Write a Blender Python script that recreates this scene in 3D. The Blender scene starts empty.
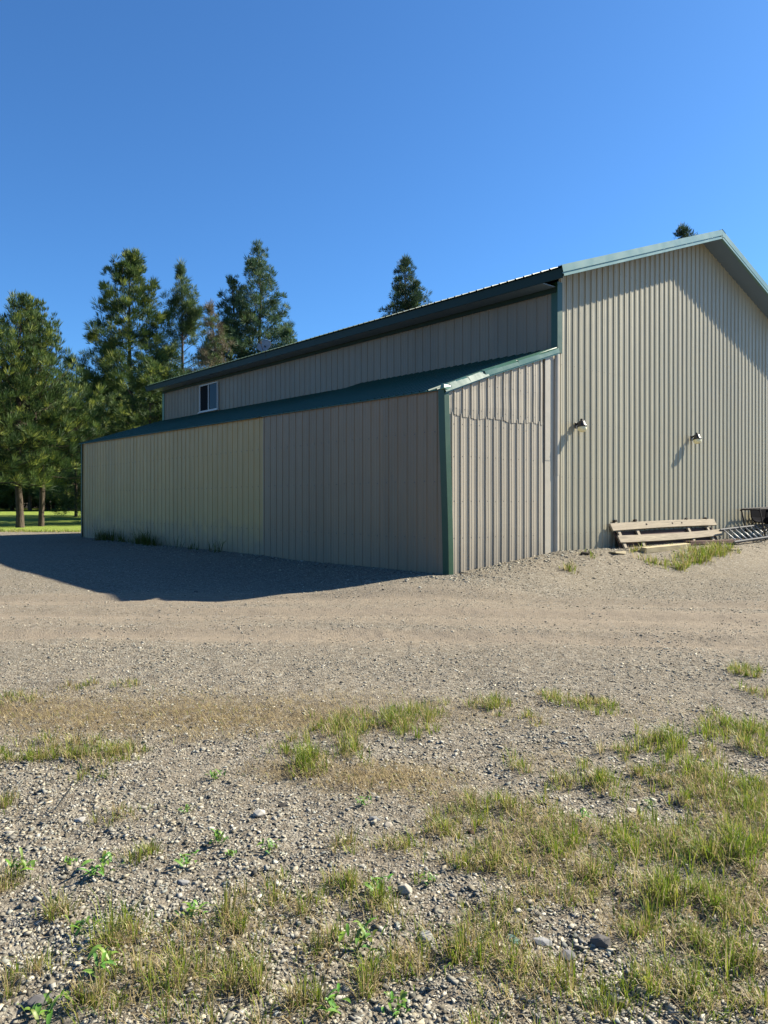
import bpy, math, random
import numpy as np
from mathutils import Vector, Matrix

random.seed(7)
RNG = np.random.default_rng(7)
SC = bpy.context.scene
COL = SC.collection

# ------------------------------------------------------------------ camera, sky, sun, exposure
FPX, HORIZ, CAMZ = 749.3, 501.3, 1.5
cam_d = bpy.data.cameras.new('camera')
cam = bpy.data.objects.new('camera', cam_d)
COL.objects.link(cam)
cam.location = (0, 0, CAMZ)
cam.rotation_euler = (math.radians(90), 0, 0)
cam_d.sensor_fit = 'VERTICAL'
cam_d.sensor_height = 36.0
cam_d.sensor_width = 27.0
cam_d.lens = FPX / 1024 * 36.0
cam_d.shift_y = -(512 - HORIZ) / 1024
cam_d.clip_start = 0.05
cam_d.clip_end = 3000
SC.camera = cam

SUN_AZ, SUN_EL = 67.9, 37.15          # azimuth measured from +Y (view direction) towards +X
SUN_STRENGTH, SKY_STRENGTH = 5.0, 0.064
w = bpy.data.worlds.new('World')
SC.world = w
w.use_nodes = True
nt = w.node_tree
bg = nt.nodes['Background']
sky = nt.nodes.new('ShaderNodeTexSky')
sky.sky_type = 'NISHITA'
sky.sun_disc = False
sky.sun_elevation = math.radians(SUN_EL)
sky.sun_rotation = math.radians(SUN_AZ)
sky.altitude = 900
sky.air_density = 1.0
sky.dust_density = 1.1
sky.ozone_density = 4.0
deep = nt.nodes.new('ShaderNodeMix'); deep.data_type = 'RGBA'; deep.blend_type = 'MULTIPLY'   # clear, deep blue mountain air
deep.inputs[0].default_value = 1.0
deep.inputs[7].default_value = (.42, .74, 1.0, 1)
nt.links.new(sky.outputs[0], deep.inputs[6])
nt.links.new(deep.outputs[2], bg.inputs[0])
bg.inputs[1].default_value = SKY_STRENGTH
sl = bpy.data.lights.new('sun', 'SUN')
sl.energy = SUN_STRENGTH
sl.angle = math.radians(0.5)
sl.color = (1.0, 0.92, 0.77)
so = bpy.data.objects.new('sun', sl)
COL.objects.link(so)
ca, ce = math.radians(SUN_AZ), math.radians(SUN_EL)
SUN_DIR = Vector((math.sin(ca) * math.cos(ce), math.cos(ca) * math.cos(ce), math.sin(ce)))
so.rotation_euler = SUN_DIR.to_track_quat('Z', 'Y').to_euler()
so.location = SUN_DIR * 80
SC.view_settings.view_transform = 'Standard'
SC.view_settings.look = 'None'
SC.view_settings.exposure = 1.58
SC.view_settings.gamma = 1.0
SC.view_settings.use_curve_mapping = False

# ------------------------------------------------------------------ helpers
def tag(o, label=None, cat=None, group=None, kind=None):
    if label: o['label'] = label
    if cat: o['category'] = cat
    if group: o['group'] = group
    if kind: o['kind'] = kind
    return o

def empty(name, loc=(0, 0, 0), rz=0.0):
    o = bpy.data.objects.new(name, None)
    COL.objects.link(o)
    o.empty_display_size = 0.2
    o.location = loc
    o.rotation_euler = (0, 0, rz)
    return o

def link_mesh(name, me, mats, parent=None, loc=None):
    for m in (mats if isinstance(mats, (list, tuple)) else [mats]):
        if m: me.materials.append(m)
    o = bpy.data.objects.new(name, me)
    COL.objects.link(o)
    if parent: o.parent = parent
    if loc is not None: o.location = loc
    return o

def copy_tree(o, parent=None):
    c = o.copy()
    COL.objects.link(c)
    if parent: c.parent = parent
    for ch in o.children:
        copy_tree(ch, c)
    return c

class MB:
    """collects polygons, links them as one mesh object"""
    def __init__(s): s.v, s.f, s.mi = [], [], []
    def add(s, verts, faces, mi=0):
        b = len(s.v)
        s.v += [tuple(p) for p in verts]
        s.f += [tuple(b + i for i in f) for f in faces]
        s.mi += [mi] * len(faces)
    def box(s, c, size, rot=None, mi=0, jit=0.0):
        hx, hy, hz = (q / 2 for q in size)
        P = [Vector((x, y, z)) for z in (-hz, hz) for y in (-hy, hy) for x in (-hx, hx)]
        if jit: P = [p + Vector([random.uniform(-jit, jit) for _ in range(3)]) for p in P]
        if rot is not None: P = [rot @ p for p in P]
        c = Vector(c)
        s.add([c + p for p in P], [(0, 2, 3, 1), (4, 5, 7, 6), (0, 1, 5, 4), (2, 6, 7, 3), (0, 4, 6, 2), (1, 3, 7, 5)], mi)
    def tube(s, pts, radii, n=8, mi=0, cap=True):
        pts = [Vector(p) for p in pts]
        if not isinstance(radii, (list, tuple)): radii = [radii] * len(pts)
        rings = []
        for i, p in enumerate(pts):
            d = (pts[min(i + 1, len(pts) - 1)] - pts[max(i - 1, 0)]).normalized()
            a = d.orthogonal().normalized() if i == 0 else (a - d * a.dot(d)).normalized()
            b = d.cross(a)
            rings.append([p + (a * math.cos(2 * math.pi * k / n) + b * math.sin(2 * math.pi * k / n)) * radii[i] for k in range(n)])
        V = [q for r in rings for q in r]
        F = []
        for i in range(len(pts) - 1):
            for k in range(n):
                F.append((i * n + k, i * n + (k + 1) % n, (i + 1) * n + (k + 1) % n, (i + 1) * n + k))
        if cap:
            F.append(tuple(range(n - 1, -1, -1)))
            F.append(tuple((len(pts) - 1) * n + k for k in range(n)))
        s.add(V, F, mi)
    def lathe(s, prof, n=20, M=None, mi=0):
        V = []
        for r, z in prof:
            for k in range(n):
                a = 2 * math.pi * k / n
                V.append(Vector((r * math.cos(a), r * math.sin(a), z)))
        if M is not None: V = [M @ q for q in V]
        F = []
        for i in range(len(prof) - 1):
            for k in range(n):
                F.append((i * n + k, i * n + (k + 1) % n, (i + 1) * n + (k + 1) % n, (i + 1) * n + k))
        s.add(V, F, mi)
    def extrude(s, prof, A, B, ex, ey, mi=0, closed=False):
        """polyline profile (a,b) swept from point A to point B, profile axes ex, ey"""
        A, B, ex, ey = Vector(A), Vector(B), Vector(ex), Vector(ey)
        n = len(prof)
        V = [A + ex * a + ey * b for a, b in prof] + [B + ex * a + ey * b for a, b in prof]
        F = [(i, i + 1, n + i + 1, n + i) for i in range(n - 1)]
        if closed:
            F.append((n - 1, 0, n, 2 * n - 1))
            F.append(tuple(range(n - 1, -1, -1)))
            F.append(tuple(range(n, 2 * n)))
        s.add(V, F, mi)
    def build(s, name, mats, parent=None, loc=None, smooth=False, bevel=0.0):
        me = bpy.data.meshes.new(name)
        me.from_pydata(s.v, [], s.f)
        me.polygons.foreach_set('material_index', s.mi)
        if smooth: me.polygons.foreach_set('use_smooth', [True] * len(me.polygons))
        me.update()
        o = link_mesh(name, me, mats, parent, loc)
        if bevel:
            b = o.modifiers.new('bevel', 'BEVEL'); b.width = bevel; b.segments = 2; b.limit_method = 'ANGLE'
        return o

def bulk(name, V, F, mats, parent=None, tint=None, smooth=False, attrs=None):
    V = np.asarray(V, np.float32); F = np.asarray(F, np.int32)
    k = F.shape[1]
    me = bpy.data.meshes.new(name)
    me.vertices.add(len(V)); me.vertices.foreach_set('co', V.ravel())
    me.loops.add(F.size); me.loops.foreach_set('vertex_index', F.ravel())
    me.polygons.add(len(F))
    me.polygons.foreach_set('loop_start', np.arange(0, F.size, k, dtype=np.int32))
    me.polygons.foreach_set('loop_total', np.full(len(F), k, np.int32))
    if smooth: me.polygons.foreach_set('use_smooth', np.ones(len(F), bool))
    me.update(calc_edges=True)
    if tint is not None:
        a = me.attributes.new('tint', 'FLOAT_COLOR', 'POINT')
        a.data.foreach_set('color', np.concatenate([tint, np.ones((len(V), 1))], 1).astype(np.float32).ravel())
    for nm, arr in (attrs or {}).items():
        a = me.attributes.new(nm, 'FLOAT', 'POINT')
        a.data.foreach_set('value', np.asarray(arr, np.float32).ravel())
    return link_mesh(name, me, mats, parent)

def vnoise(x, y, seed=0):
    """smooth value noise in [0,1], vectorised"""
    xi, yi = np.floor(x).astype(np.int64), np.floor(y).astype(np.int64)
    fx, fy = x - xi, y - yi
    fx = fx * fx * (3 - 2 * fx); fy = fy * fy * (3 - 2 * fy)
    def h(a, b):
        n = (a * 374761393 + b * 668265263 + seed * 974634541) & 0xffffffff
        n = ((n ^ (n >> 13)) * 1274126177) & 0xffffffff
        return ((n ^ (n >> 16)) & 0xffff) / 65535.0
    return (h(xi, yi) * (1 - fx) + h(xi + 1, yi) * fx) * (1 - fy) + (h(xi, yi + 1) * (1 - fx) + h(xi + 1, yi + 1) * fx) * fy

def fbm(x, y, seed=0, o=4):
    t, a, s = 0, 0.5, 0
    for i in range(o):
        t = t + a * vnoise(x * 2 ** i, y * 2 ** i, seed + i * 17); s += a; a *= 0.5
    return t / s

def sstep(a, b, x):
    t = np.clip((x - a) / (b - a), 0, 1)
    return t * t * (3 - 2 * t)

# ------------------------------------------------------------------ building frame and terrain
YAW = 0.705
P0 = np.array([1.269, 14.857])
GX, GY = math.cos(YAW), math.sin(YAW)
LW, LEN, HW = 3.5436, 21.3, 6.832            # lean-to width, building length, half width of the main gable
OV, RK = 0.5455, 0.5645                      # eave and rake overhang
ZE, S = 6.444, 0.338                         # rake underside height at the eave, roof slope
ZL, SL = 3.74, 0.333                         # lean-to eave height and slope
UE = LW + 2 * HW                             # right-hand end of the gable

def local(x, y):
    dx, dy = x - P0[0], y - P0[1]
    return dx * GX + dy * GY, -dx * GY + dy * GX

def world(u, l, z=0.0):
    return Vector((P0[0] + u * GX - l * GY, P0[1] + u * GY + l * GX, z))

def height(x, y):
    x = np.asarray(x, float); y = np.asarray(y, float)
    base = np.interp(y, [-50, 15, 28, 40, 95, 220, 2000], [-.2, -.2, -.03, .03, .58, 1.6, 6.0])
    u, l = local(x, y)
    du = np.maximum(np.maximum(-u, u - UE), 0)
    dl = np.maximum(np.maximum(-l, l - LEN), 0)
    d = np.hypot(du, dl)
    pad = np.where(l < 2, np.clip(.02 + .1 * u, .0, .37), .04)
    pad = np.where(u < 0.3, .03, pad)
    reach = 2.6 + 0.9 * (vnoise(u * .35 + 9, l * .35, 5) - .5) * 2
    h = base + (pad - base) * (1 - sstep(.15, reach, d))
    h = h + (fbm(x * .55, y * .55, 3) - .5) * .07 + (fbm(x * 2.3, y * 2.3, 8) - .5) * .035 * np.exp(-np.abs(y) / 40)
    # two shallow wheel tracks curving past the building corner
    tr = y + 0.10 * (x - 1) + 0.012 * (x - 1) ** 2
    for c in (9.4, 11.2, 12.9):
        h = h - .045 * np.exp(-((tr - c) / .30) ** 2) + .018 * np.exp(-((tr - c - .55) / .22) ** 2)
    return h

def ground_at(px, py):
    """pixel of the reference view -> point on the terrain (used to set things down in the place)"""
    kx, kz = (px - 384) / FPX, (HORIZ - py) / FPX
    Y = (CAMZ + .2) / max(1e-4, -kz)
    for _ in range(12):
        Y = .5 * Y + .5 * (CAMZ - float(height(kx * Y, Y))) / max(1e-4, -kz)
    return kx * Y, Y

def place(x, y, dz=0.0): return (x, y, float(height(x, y)) + dz)

# ------------------------------------------------------------------ materials
def new_mat(name):
    m = bpy.data.materials.new(name); m.use_nodes = True
    nt = m.node_tree
    return m, nt, nt.nodes['Principled BSDF'], nt.links

def N(nt, t, **k):
    n = nt.nodes.new(t)
    for a, b in k.items(): setattr(n, a, b)
    return n

def mixc(nt, fac, a, b, blend='MIX'):
    n = nt.nodes.new('ShaderNodeMix'); n.data_type = 'RGBA'; n.blend_type = blend
    for sock, v in ((n.inputs[0], fac), (n.inputs[6], a), (n.inputs[7], b)):
        if isinstance(v, bpy.types.NodeSocket): nt.links.new(v, sock)
        elif isinstance(v, (int, float)): sock.default_value = v
        else: sock.default_value = (*v, 1)
    return n.outputs[2]

def math_(nt, op, a, b=None, c=None, clamp=False):
    n = nt.nodes.new('ShaderNodeMath'); n.operation = op; n.use_clamp = clamp
    for i, v in enumerate((a, b, c)):
        if v is None: continue
        if isinstance(v, bpy.types.NodeSocket): nt.links.new(v, n.inputs[i])
        else: n.inputs[i].default_value = v
    return n.outputs[0]

def ramp(nt, x, lo, hi):
    n = nt.nodes.new('ShaderNodeMapRange'); n.clamp = True
    nt.links.new(x, n.inputs[0]); n.inputs[1].default_value = lo; n.inputs[2].default_value = hi
    return n.outputs[0]

def noise(nt, vec, scale, detail=4, rough=.55):
    n = nt.nodes.new('ShaderNodeTexNoise'); n.inputs['Scale'].default_value = scale
    n.inputs['Detail'].default_value = detail; n.inputs['Roughness'].default_value = rough
    nt.links.new(vec, n.inputs['Vector']); return n.outputs[0]

def panel_mat(name, col, axis, rough=.42, dirt=.5, pw=.98):
    """painted ribbed steel: each sheet a touch different, dust splashed up from the ground, faint streaks"""
    m, nt, b, L = new_mat(name)
    tc = N(nt, 'ShaderNodeTexCoord').outputs['Object']
    sp = N(nt, 'ShaderNodeSeparateXYZ'); L.new(tc, sp.inputs[0])
    a = sp.outputs[axis]
    cell = math_(nt, 'FLOOR', math_(nt, 'DIVIDE', a, pw))
    wn = N(nt, 'ShaderNodeTexWhiteNoise', noise_dimensions='1D'); L.new(cell, wn.inputs['W'])
    tone = math_(nt, 'MULTIPLY_ADD', wn.outputs[0], .13, .935)
    mp = N(nt, 'ShaderNodeMapping'); L.new(tc, mp.inputs[0]); mp.inputs['Scale'].default_value = (5, 5, .25)
    streak = noise(nt, mp.outputs[0], 1.6, 5)
    tone2 = math_(nt, 'MULTIPLY', tone, math_(nt, 'MULTIPLY_ADD', streak, .26, .87))
    c = mixc(nt, 1.0, col, (1, 1, 1), 'MULTIPLY')
    cc = N(nt, 'ShaderNodeCombineColor')
    for i in range(3): L.new(tone2, cc.inputs[i])
    c = mixc(nt, 1.0, c, cc.outputs[0], 'MULTIPLY')
    nz = noise(nt, tc, 2.4, 6)
    zz = math_(nt, 'ADD', sp.outputs[2], math_(nt, 'MULTIPLY_ADD', nz, -1.1, .45))
    dmask = math_(nt, 'MULTIPLY', math_(nt, 'SUBTRACT', 1.0, ramp(nt, zz, .05, .9)), dirt)
    c = mixc(nt, dmask, c, (.17, .145, .115))
    L.new(c, b.inputs['Base Color'])
    L.new(math_(nt, 'MULTIPLY_ADD', nz, .25, rough - .1), b.inputs['Roughness'])
    bp = N(nt, 'ShaderNodeBump'); bp.inputs['Strength'].default_value = .12; bp.inputs['Distance'].default_value = .03
    L.new(noise(nt, tc, 1.1, 2), bp.inputs['Height']); L.new(bp.outputs[0], b.inputs['Normal'])
    b.inputs['Specular IOR Level'].default_value = .4
    return m

def paint(name, col, rough=.4, var=.15, scale=6, spec=.5, metal=0.0, bump=0.0):
    m, nt, b, L = new_mat(name)
    tc = N(nt, 'ShaderNodeTexCoord').outputs['Object']
    nz = noise(nt, tc, scale, 5)
    dark = tuple(c * (1 - var) for c in col); lite = tuple(min(1, c * (1 + var)) for c in col)
    L.new(mixc(nt, nz, dark, lite), b.inputs['Base Color'])
    L.new(math_(nt, 'MULTIPLY_ADD', nz, .2, rough - .1), b.inputs['Roughness'])
    b.inputs['Specular IOR Level'].default_value = spec
    b.inputs['Metallic'].default_value = metal
    if bump:
        bp = N(nt, 'ShaderNodeBump'); bp.inputs['Strength'].default_value = bump; bp.inputs['Distance'].default_value = .02
        L.new(noise(nt, tc, scale * .5, 3), bp.inputs['Height']); L.new(bp.outputs[0], b.inputs['Normal'])
    return m

def wood(name, col, axis=0, dark=.45):
    m, nt, b, L = new_mat(name)
    tc = N(nt, 'ShaderNodeTexCoord').outputs['Object']
    mp = N(nt, 'ShaderNodeMapping'); L.new(tc, mp.inputs[0])
    sc = [26, 26, 26]; sc[axis] = 1.3; mp.inputs['Scale'].default_value = sc
    g = noise(nt, mp.outputs[0], 1.5, 6, .65)
    big = noise(nt, tc, 2.5, 4)
    c = mixc(nt, ramp(nt, g, .3, .7), tuple(q * dark for q in col), col)
    c = mixc(nt, ramp(nt, big, .4, .75), c, tuple(q * .7 for q in (col[0], col[1], col[2] * 1.05)))
    L.new(c, b.inputs['Base Color']); b.inputs['Roughness'].default_value = .85
    b.inputs['Specular IOR Level'].default_value = .15
    bp = N(nt, 'ShaderNodeBump'); bp.inputs['Strength'].default_value = .5; bp.inputs['Distance'].default_value = .006
    L.new(g, bp.inputs['Height']); L.new(bp.outputs[0], b.inputs['Normal'])
    return m

def tint_mat(name, rough=.7, trans=0.0, spec=.2, fine=0.0, fscale=60):
    m, nt, b, L = new_mat(name)
    at = N(nt, 'ShaderNodeAttribute', attribute_name='tint')
    c = at.outputs['Color']
    if fine:
        tc = N(nt, 'ShaderNodeTexCoord').outputs['Object']
        c = mixc(nt, ramp(nt, noise(nt, tc, fscale, 3), .3, .7), c, (.5, .5, .5), 'MULTIPLY') if False else mixc(nt, math_(nt, 'MULTIPLY', ramp(nt, noise(nt, tc, fscale, 3), .35, .75), fine), c, (.09, .085, .08))
    L.new(c, b.inputs['Base Color'])
    b.inputs['Roughness'].default_value = rough
    b.inputs['Specular IOR Level'].default_value = spec
    if trans:
        tb = N(nt, 'ShaderNodeBsdfTranslucent'); L.new(c, tb.inputs[0])
        mx = N(nt, 'ShaderNodeMixShader'); mx.inputs[0].default_value = trans
        L.new(b.outputs[0], mx.inputs[1]); L.new(tb.outputs[0], mx.inputs[2])
        L.new(mx.outputs[0], nt.nodes['Material Output'].inputs['Surface'])
    return m

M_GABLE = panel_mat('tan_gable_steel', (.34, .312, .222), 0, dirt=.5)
M_LTGABLE = panel_mat('lean_to_gable_steel', (.338, .296, .225), 0, dirt=.4)
M_SIDE = panel_mat('shaded_upper_side_steel', (.18, .146, .10), 1, dirt=0)  # gable tan darkened: the shade on this side is put into the colour
M_NEAR = panel_mat('shaded_newer_side_steel', (.205, .143, .083), 1, dirt=.4)  # newer panel tone, with the wall's shade also darkened into it
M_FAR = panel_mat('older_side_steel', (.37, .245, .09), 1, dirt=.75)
M_TRIMTAN = paint('tan_trim_steel', (0.362, 0.323, 0.254), .4, .1)
M_LRAKE = paint('green_bent_trim', (.05, .115, .082), .27, .12, 3, spec=.6, bump=.12)
M_GREEN = paint('green_trim_steel', (0.089, 0.181, 0.135), .38, .12, 3, bump=.15)
M_RAKE = paint('green_rake_steel', (.105, .20, .185), .35, .08, 3, bump=.1)
M_POST = paint('green_post_steel', (.014, .05, .022), .42, .18, 3, bump=.3)
M_ROOF = paint('green_roof_steel', (.022, .068, .046), .5, .2, 2, spec=.3, bump=.1)
M_EAVE = paint('dark_green_eave_steel', (.010, .026, .021), .55, .15, 2, spec=.25)
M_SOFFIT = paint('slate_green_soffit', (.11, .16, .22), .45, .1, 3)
M_SCREW = paint('screw_heads', (.11, .10, .085), .5, .1)
M_WHITE = paint('white_vinyl', (0.424, 0.424, 0.408), .4, .05)
M_BLACK = paint('black_plastic', (.015, .015, .016), .45, .2)
M_DARKSTEEL = paint('dark_tube_steel', (.03, .027, .026), .8, .35, 12, spec=.15)
M_ALU = paint('weathered_aluminium', (.12, .12, .118), .85, .3, 10, spec=.1)
M_RUNG = paint('worn_rung_aluminium', (0.424, 0.424, 0.408), .5, .15, 10, metal=.3)
M_DISH = paint('grey_dish_enamel', (0.231, 0.239, 0.246), .5, .1)
M_PLANK = wood('weathered_plank', (.33, .28, .205), 0, .42)
M_PLANK2 = wood('fresh_timber', (0.431, 0.362, 0.223), 0, .65)
M_CLEAT = paint('dark_weathered_cleat', (.035, .03, .025), .9, .3, spec=.05)
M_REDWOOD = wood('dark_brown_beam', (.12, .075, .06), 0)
M_BARK = None

def make_bark():
    m, nt, b, L = new_mat('pine_bark')
    tc = N(nt, 'ShaderNodeTexCoord').outputs['Object']
    mp = N(nt, 'ShaderNodeMapping'); L.new(tc, mp.inputs[0]); mp.inputs['Scale'].default_value = (9, 9, 2.5)
    g = noise(nt, mp.outputs[0], 1.4, 6, .65)
    L.new(mixc(nt, ramp(nt, g, .3, .7), (.03, .025, .02), (.115, .09, .068)), b.inputs['Base Color'])
    b.inputs['Roughness'].default_value = .95; b.inputs['Specular IOR Level'].default_value = .1
    bp = N(nt, 'ShaderNodeBump'); bp.inputs['Strength'].default_value = .8; bp.inputs['Distance'].default_value = .04
    L.new(g, bp.inputs['Height']); L.new(bp.outputs[0], b.inputs['Normal'])
    return m
M_BARK = make_bark()
M_NEEDLE = tint_mat('needles', .6, .28, .25)
M_BLADE = tint_mat('grass_blades', .5, .42, .3)
M_WEED = tint_mat('weed_leaves', .45, .3, .35)
M_STONE = tint_mat('gravel_stones', .9, 0, .12, fine=.28, fscale=90)

def glass_mat():
    m, nt, b, L = new_mat('window_glass')
    b.inputs['Base Color'].default_value = (.012, .014, .016, 1)
    b.inputs['Roughness'].default_value = .03
    b.inputs['Specular IOR Level'].default_value = .12
    return m
M_GLASS = glass_mat()
M_SCREEN = paint('insect_screen', (.012, .014, .016), .9, .1, spec=.05)

def lens_mat():
    m, nt, b, L = new_mat('yellowed_lens')
    b.inputs['Base Color'].default_value = (.78, .72, .46, 1)
    b.inputs['Roughness'].default_value = .25
    b.inputs['Subsurface Weight'].default_value = .3
    b.inputs['Subsurface Radius'].default_value = (.05, .05, .04)
    return m
M_LENS = lens_mat()

def ground_mat():
    m, nt, b, L = new_mat('gravel_ground')
    tc = N(nt, 'ShaderNodeTexCoord').outputs['Object']
    soil = N(nt, 'ShaderNodeAttribute', attribute_name='soil').outputs['Fac']
    track = N(nt, 'ShaderNodeAttribute', attribute_name='track').outputs['Fac']
    def vor(scale, feat='F1'):
        v = N(nt, 'ShaderNodeTexVoronoi', feature=feat); v.inputs['Scale'].default_value = scale
        wv = N(nt, 'ShaderNodeVectorMath', operation='ADD')
        nn = N(nt, 'ShaderNodeTexNoise'); nn.inputs['Scale'].default_value = scale * .7
        L.new(tc, nn.inputs['Vector'])
        s = N(nt, 'ShaderNodeVectorMath', operation='SCALE'); L.new(nn.outputs[1], s.inputs[0]); s.inputs['Scale'].default_value = .5 / scale
        L.new(tc, wv.inputs[0]); L.new(s.outputs[0], wv.inputs[1]); L.new(wv.outputs[0], v.inputs['Vector'])
        return v
    v1, v2 = vor(62), vor(24)
    def cellval(v):
        s = N(nt, 'ShaderNodeSeparateColor'); L.new(v.outputs['Color'], s.inputs[0]); return s
    s1, s2 = cellval(v1), cellval(v2)
    grey = mixc(nt, ramp(nt, s1.outputs[0], .05, .95), (0.065, 0.059, 0.049), (0.262, 0.231, 0.189))
    warm = mixc(nt, math_(nt, 'MULTIPLY', s1.outputs[1], .5), grey, (0.193, 0.146, 0.096))
    big = mixc(nt, ramp(nt, s2.outputs[0], .62, .98), warm, (0.277, 0.246, 0.200))
    fine = noise(nt, tc, 160, 4, .7)
    mid = noise(nt, tc, 9, 5, .6)
    dirt = mixc(nt, fine, (0.166, 0.127, 0.085), (0.296, 0.235, 0.162))
    dirt = mixc(nt, ramp(nt, mid, .35, .7), dirt, (0.266, 0.212, 0.146))
    organic = mixc(nt, ramp(nt, noise(nt, tc, 35, 5, .7), .3, .7), (0.065, 0.046, 0.029), (0.208, 0.158, 0.092))
    gw = math_(nt, 'ADD', math_(nt, 'MULTIPLY', track, 1.1), math_(nt, 'MULTIPLY_ADD', mid, .7, -.32), clamp=True)
    pebble_on = math_(nt, 'GREATER_THAN', s1.outputs[2], .62)
    gw2 = math_(nt, 'MULTIPLY', gw, math_(nt, 'MULTIPLY_ADD', pebble_on, -.35, 1.0))
    c = mixc(nt, gw2, big, dirt)
    sm = ramp(nt, math_(nt, 'ADD', soil, math_(nt, 'MULTIPLY_ADD', noise(nt, tc, 14, 4), .8, -.4)), .25, .8)
    sm = math_(nt, 'MULTIPLY', sm, math_(nt, 'MULTIPLY_ADD', math_(nt, 'GREATER_THAN', s2.outputs[1], .8), -.7, .95))
    c = mixc(nt, sm, c, organic)
    large = noise(nt, tc, .55, 4)
    c = mixc(nt, math_(nt, 'MULTIPLY', ramp(nt, large, .35, .75), .35), c, (0.239, 0.193, 0.139))
    c = mixc(nt, 1.0, c, mixc(nt, track, (.85, .872, .865), (.83, .865, .93)), 'MULTIPLY')
    L.new(c, b.inputs['Base Color'])
    b.inputs['Roughness'].default_value = .95; b.inputs['Specular IOR Level'].default_value = .1
    hgt = math_(nt, 'ADD', math_(nt, 'MULTIPLY', math_(nt, 'SUBTRACT', 1, v1.outputs['Distance']), .5),
                math_(nt, 'ADD', math_(nt, 'MULTIPLY', math_(nt, 'SUBTRACT', 1, v2.outputs['Distance']), math_(nt, 'MULTIPLY_ADD', track, -.35, .45)), math_(nt, 'MULTIPLY', fine, .35)))
    bp = N(nt, 'ShaderNodeBump'); bp.inputs['Strength'].default_value = .9; bp.inputs['Distance'].default_value = .02
    L.new(hgt, bp.inputs['Height']); L.new(bp.outputs[0], b.inputs['Normal'])
    return m

def lawn_mat():
    m, nt, b, L = new_mat('mown_lawn')
    tc = N(nt, 'ShaderNodeTexCoord').outputs['Object']
    a, d = noise(nt, tc, 1.2, 6, .65), noise(nt, tc, 18, 5, .7)
    c = mixc(nt, ramp(nt, d, .3, .7), (.09, .14, .02), (.23, .29, .055))
    c = mixc(nt, math_(nt, 'MULTIPLY', ramp(nt, a, .5, .8), .55), c, (.27, .25, .09))
    L.new(c, b.inputs['Base Color']); b.inputs['Roughness'].default_value = .9; b.inputs['Specular IOR Level'].default_value = .1
    bp = N(nt, 'ShaderNodeBump'); bp.inputs['Strength'].default_value = .8; bp.inputs['Distance'].default_value = .08
    L.new(d, bp.inputs['Height']); L.new(bp.outputs[0], b.inputs['Normal'])
    return m

# ------------------------------------------------------------------ vegetation cover map (in ground coordinates)
# blobs seen in the photo: pixel centre, half sizes in pixels, amount, green share, blade height (m)
BLOBS = [
 (18,757,26,10,.55,.35,.10),(60,752,34,12,.8,.45,.11),(106,758,34,12,.8,.4,.10),(20,700,22,5,.5,.4,.10),(85,688,22,4,.4,.3,.09),(126,685,14,4,.45,.3,.08),
 (404,722,26,13,1.0,.65,.15),(337,730,28,13,.9,.5,.13),(310,765,18,10,1.3,.85,.13),(350,757,14,8,1.0,.6,.12),(283,748,12,7,.7,.5,.10),(430,712,16,8,.6,.4,.1),
 (490,706,20,7,.9,.5,.12),(552,700,14,6,.6,.35,.10),(576,703,18,8,.6,.4,.12),(606,706,13,7,.8,.5,.11),(536,721,9,6,.6,.6,.09),(742,672,14,5,.8,.5,.12),(756,694,12,5,.8,.5,.11),
 (665,748,17,13,1.1,.75,.17),(738,733,30,12,1.1,.7,.15),(758,752,14,9,1,.6,.14),(601,785,18,12,1,.65,.15),(621,752,18,7,.7,.4,.10),(690,770,18,10,.8,.6,.14),(712,757,12,7,.7,.5,.1),
 (560,783,16,10,.8,.5,.12),(520,770,14,7,.6,.4,.1),(475,808,16,10,1.0,.5,.12),(505,812,14,11,.9,.55,.13),(440,832,26,12,.9,.45,.11),(460,820,12,8,.8,.4,.12),
 (345,850,20,9,.8,.35,.10),(395,850,16,8,.8,.45,.10),(345,885,16,11,1.0,.55,.12),(375,910,20,13,1.0,.55,.12),(275,895,16,10,.7,.3,.10),(120,945,22,16,1.6,.85,.17),(60,915,16,9,.7,.4,.1),
 (150,975,22,14,.8,.5,.13),(185,985,22,18,.9,.5,.15),(238,925,16,17,1.1,.45,.16),(250,985,22,18,1.0,.55,.16),(225,985,18,16,.8,.45,.14),(320,955,26,16,1.0,.5,.12),(370,985,24,18,1.2,.6,.15),
 (410,965,18,14,1.1,.5,.14),(465,870,14,7,.8,.45,.10),(500,870,12,9,.9,.5,.12),(462,955,10,10,1,.6,.14),(505,965,14,14,.9,.5,.13),(5,890,10,16,1,.5,.13),(118,818,14,7,.7,.35,.09),(2,806,8,7,.7,.4,.1),
 (145,858,12,7,.6,.5,.09),(560,850,24,14,1,.55,.13),(625,850,26,16,1.2,.7,.15),(690,850,26,20,1.2,.7,.16),(740,860,26,24,1.3,.75,.17),(600,880,22,12,1,.5,.12),(660,895,26,18,1.3,.7,.16),(720,910,30,20,1.3,.75,.17),
 (560,905,20,9,.8,.3,.09),(690,945,26,18,1.2,.7,.16),(745,960,26,20,1.2,.7,.15),(640,935,18,10,.8,.45,.11),(650,985,20,14,1,.5,.13),(570,985,14,12,.8,.5,.13),(700,1005,26,18,1,.5,.13),(600,1010,18,12,.9,.5,.13),
 (750,1010,22,16,1,.55,.14),(730,790,30,14,1,.6,.14),(690,800,20,10,.9,.5,.12),(640,775,18,9,.7,.4,.1),(760,820,16,14,1,.65,.15),(20,985,18,14,.7,.3,.1),(90,1005,18,12,.7,.4,.11),(300,1010,20,12,.8,.45,.12)]
GAPS = [(662,812,34,14),(560,935,36,26),(600,965,40,22),(590,1000,30,20),(455,890,45,22),(300,830,60,40),(440,1010,30,16),(180,900,40,16)]

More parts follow.
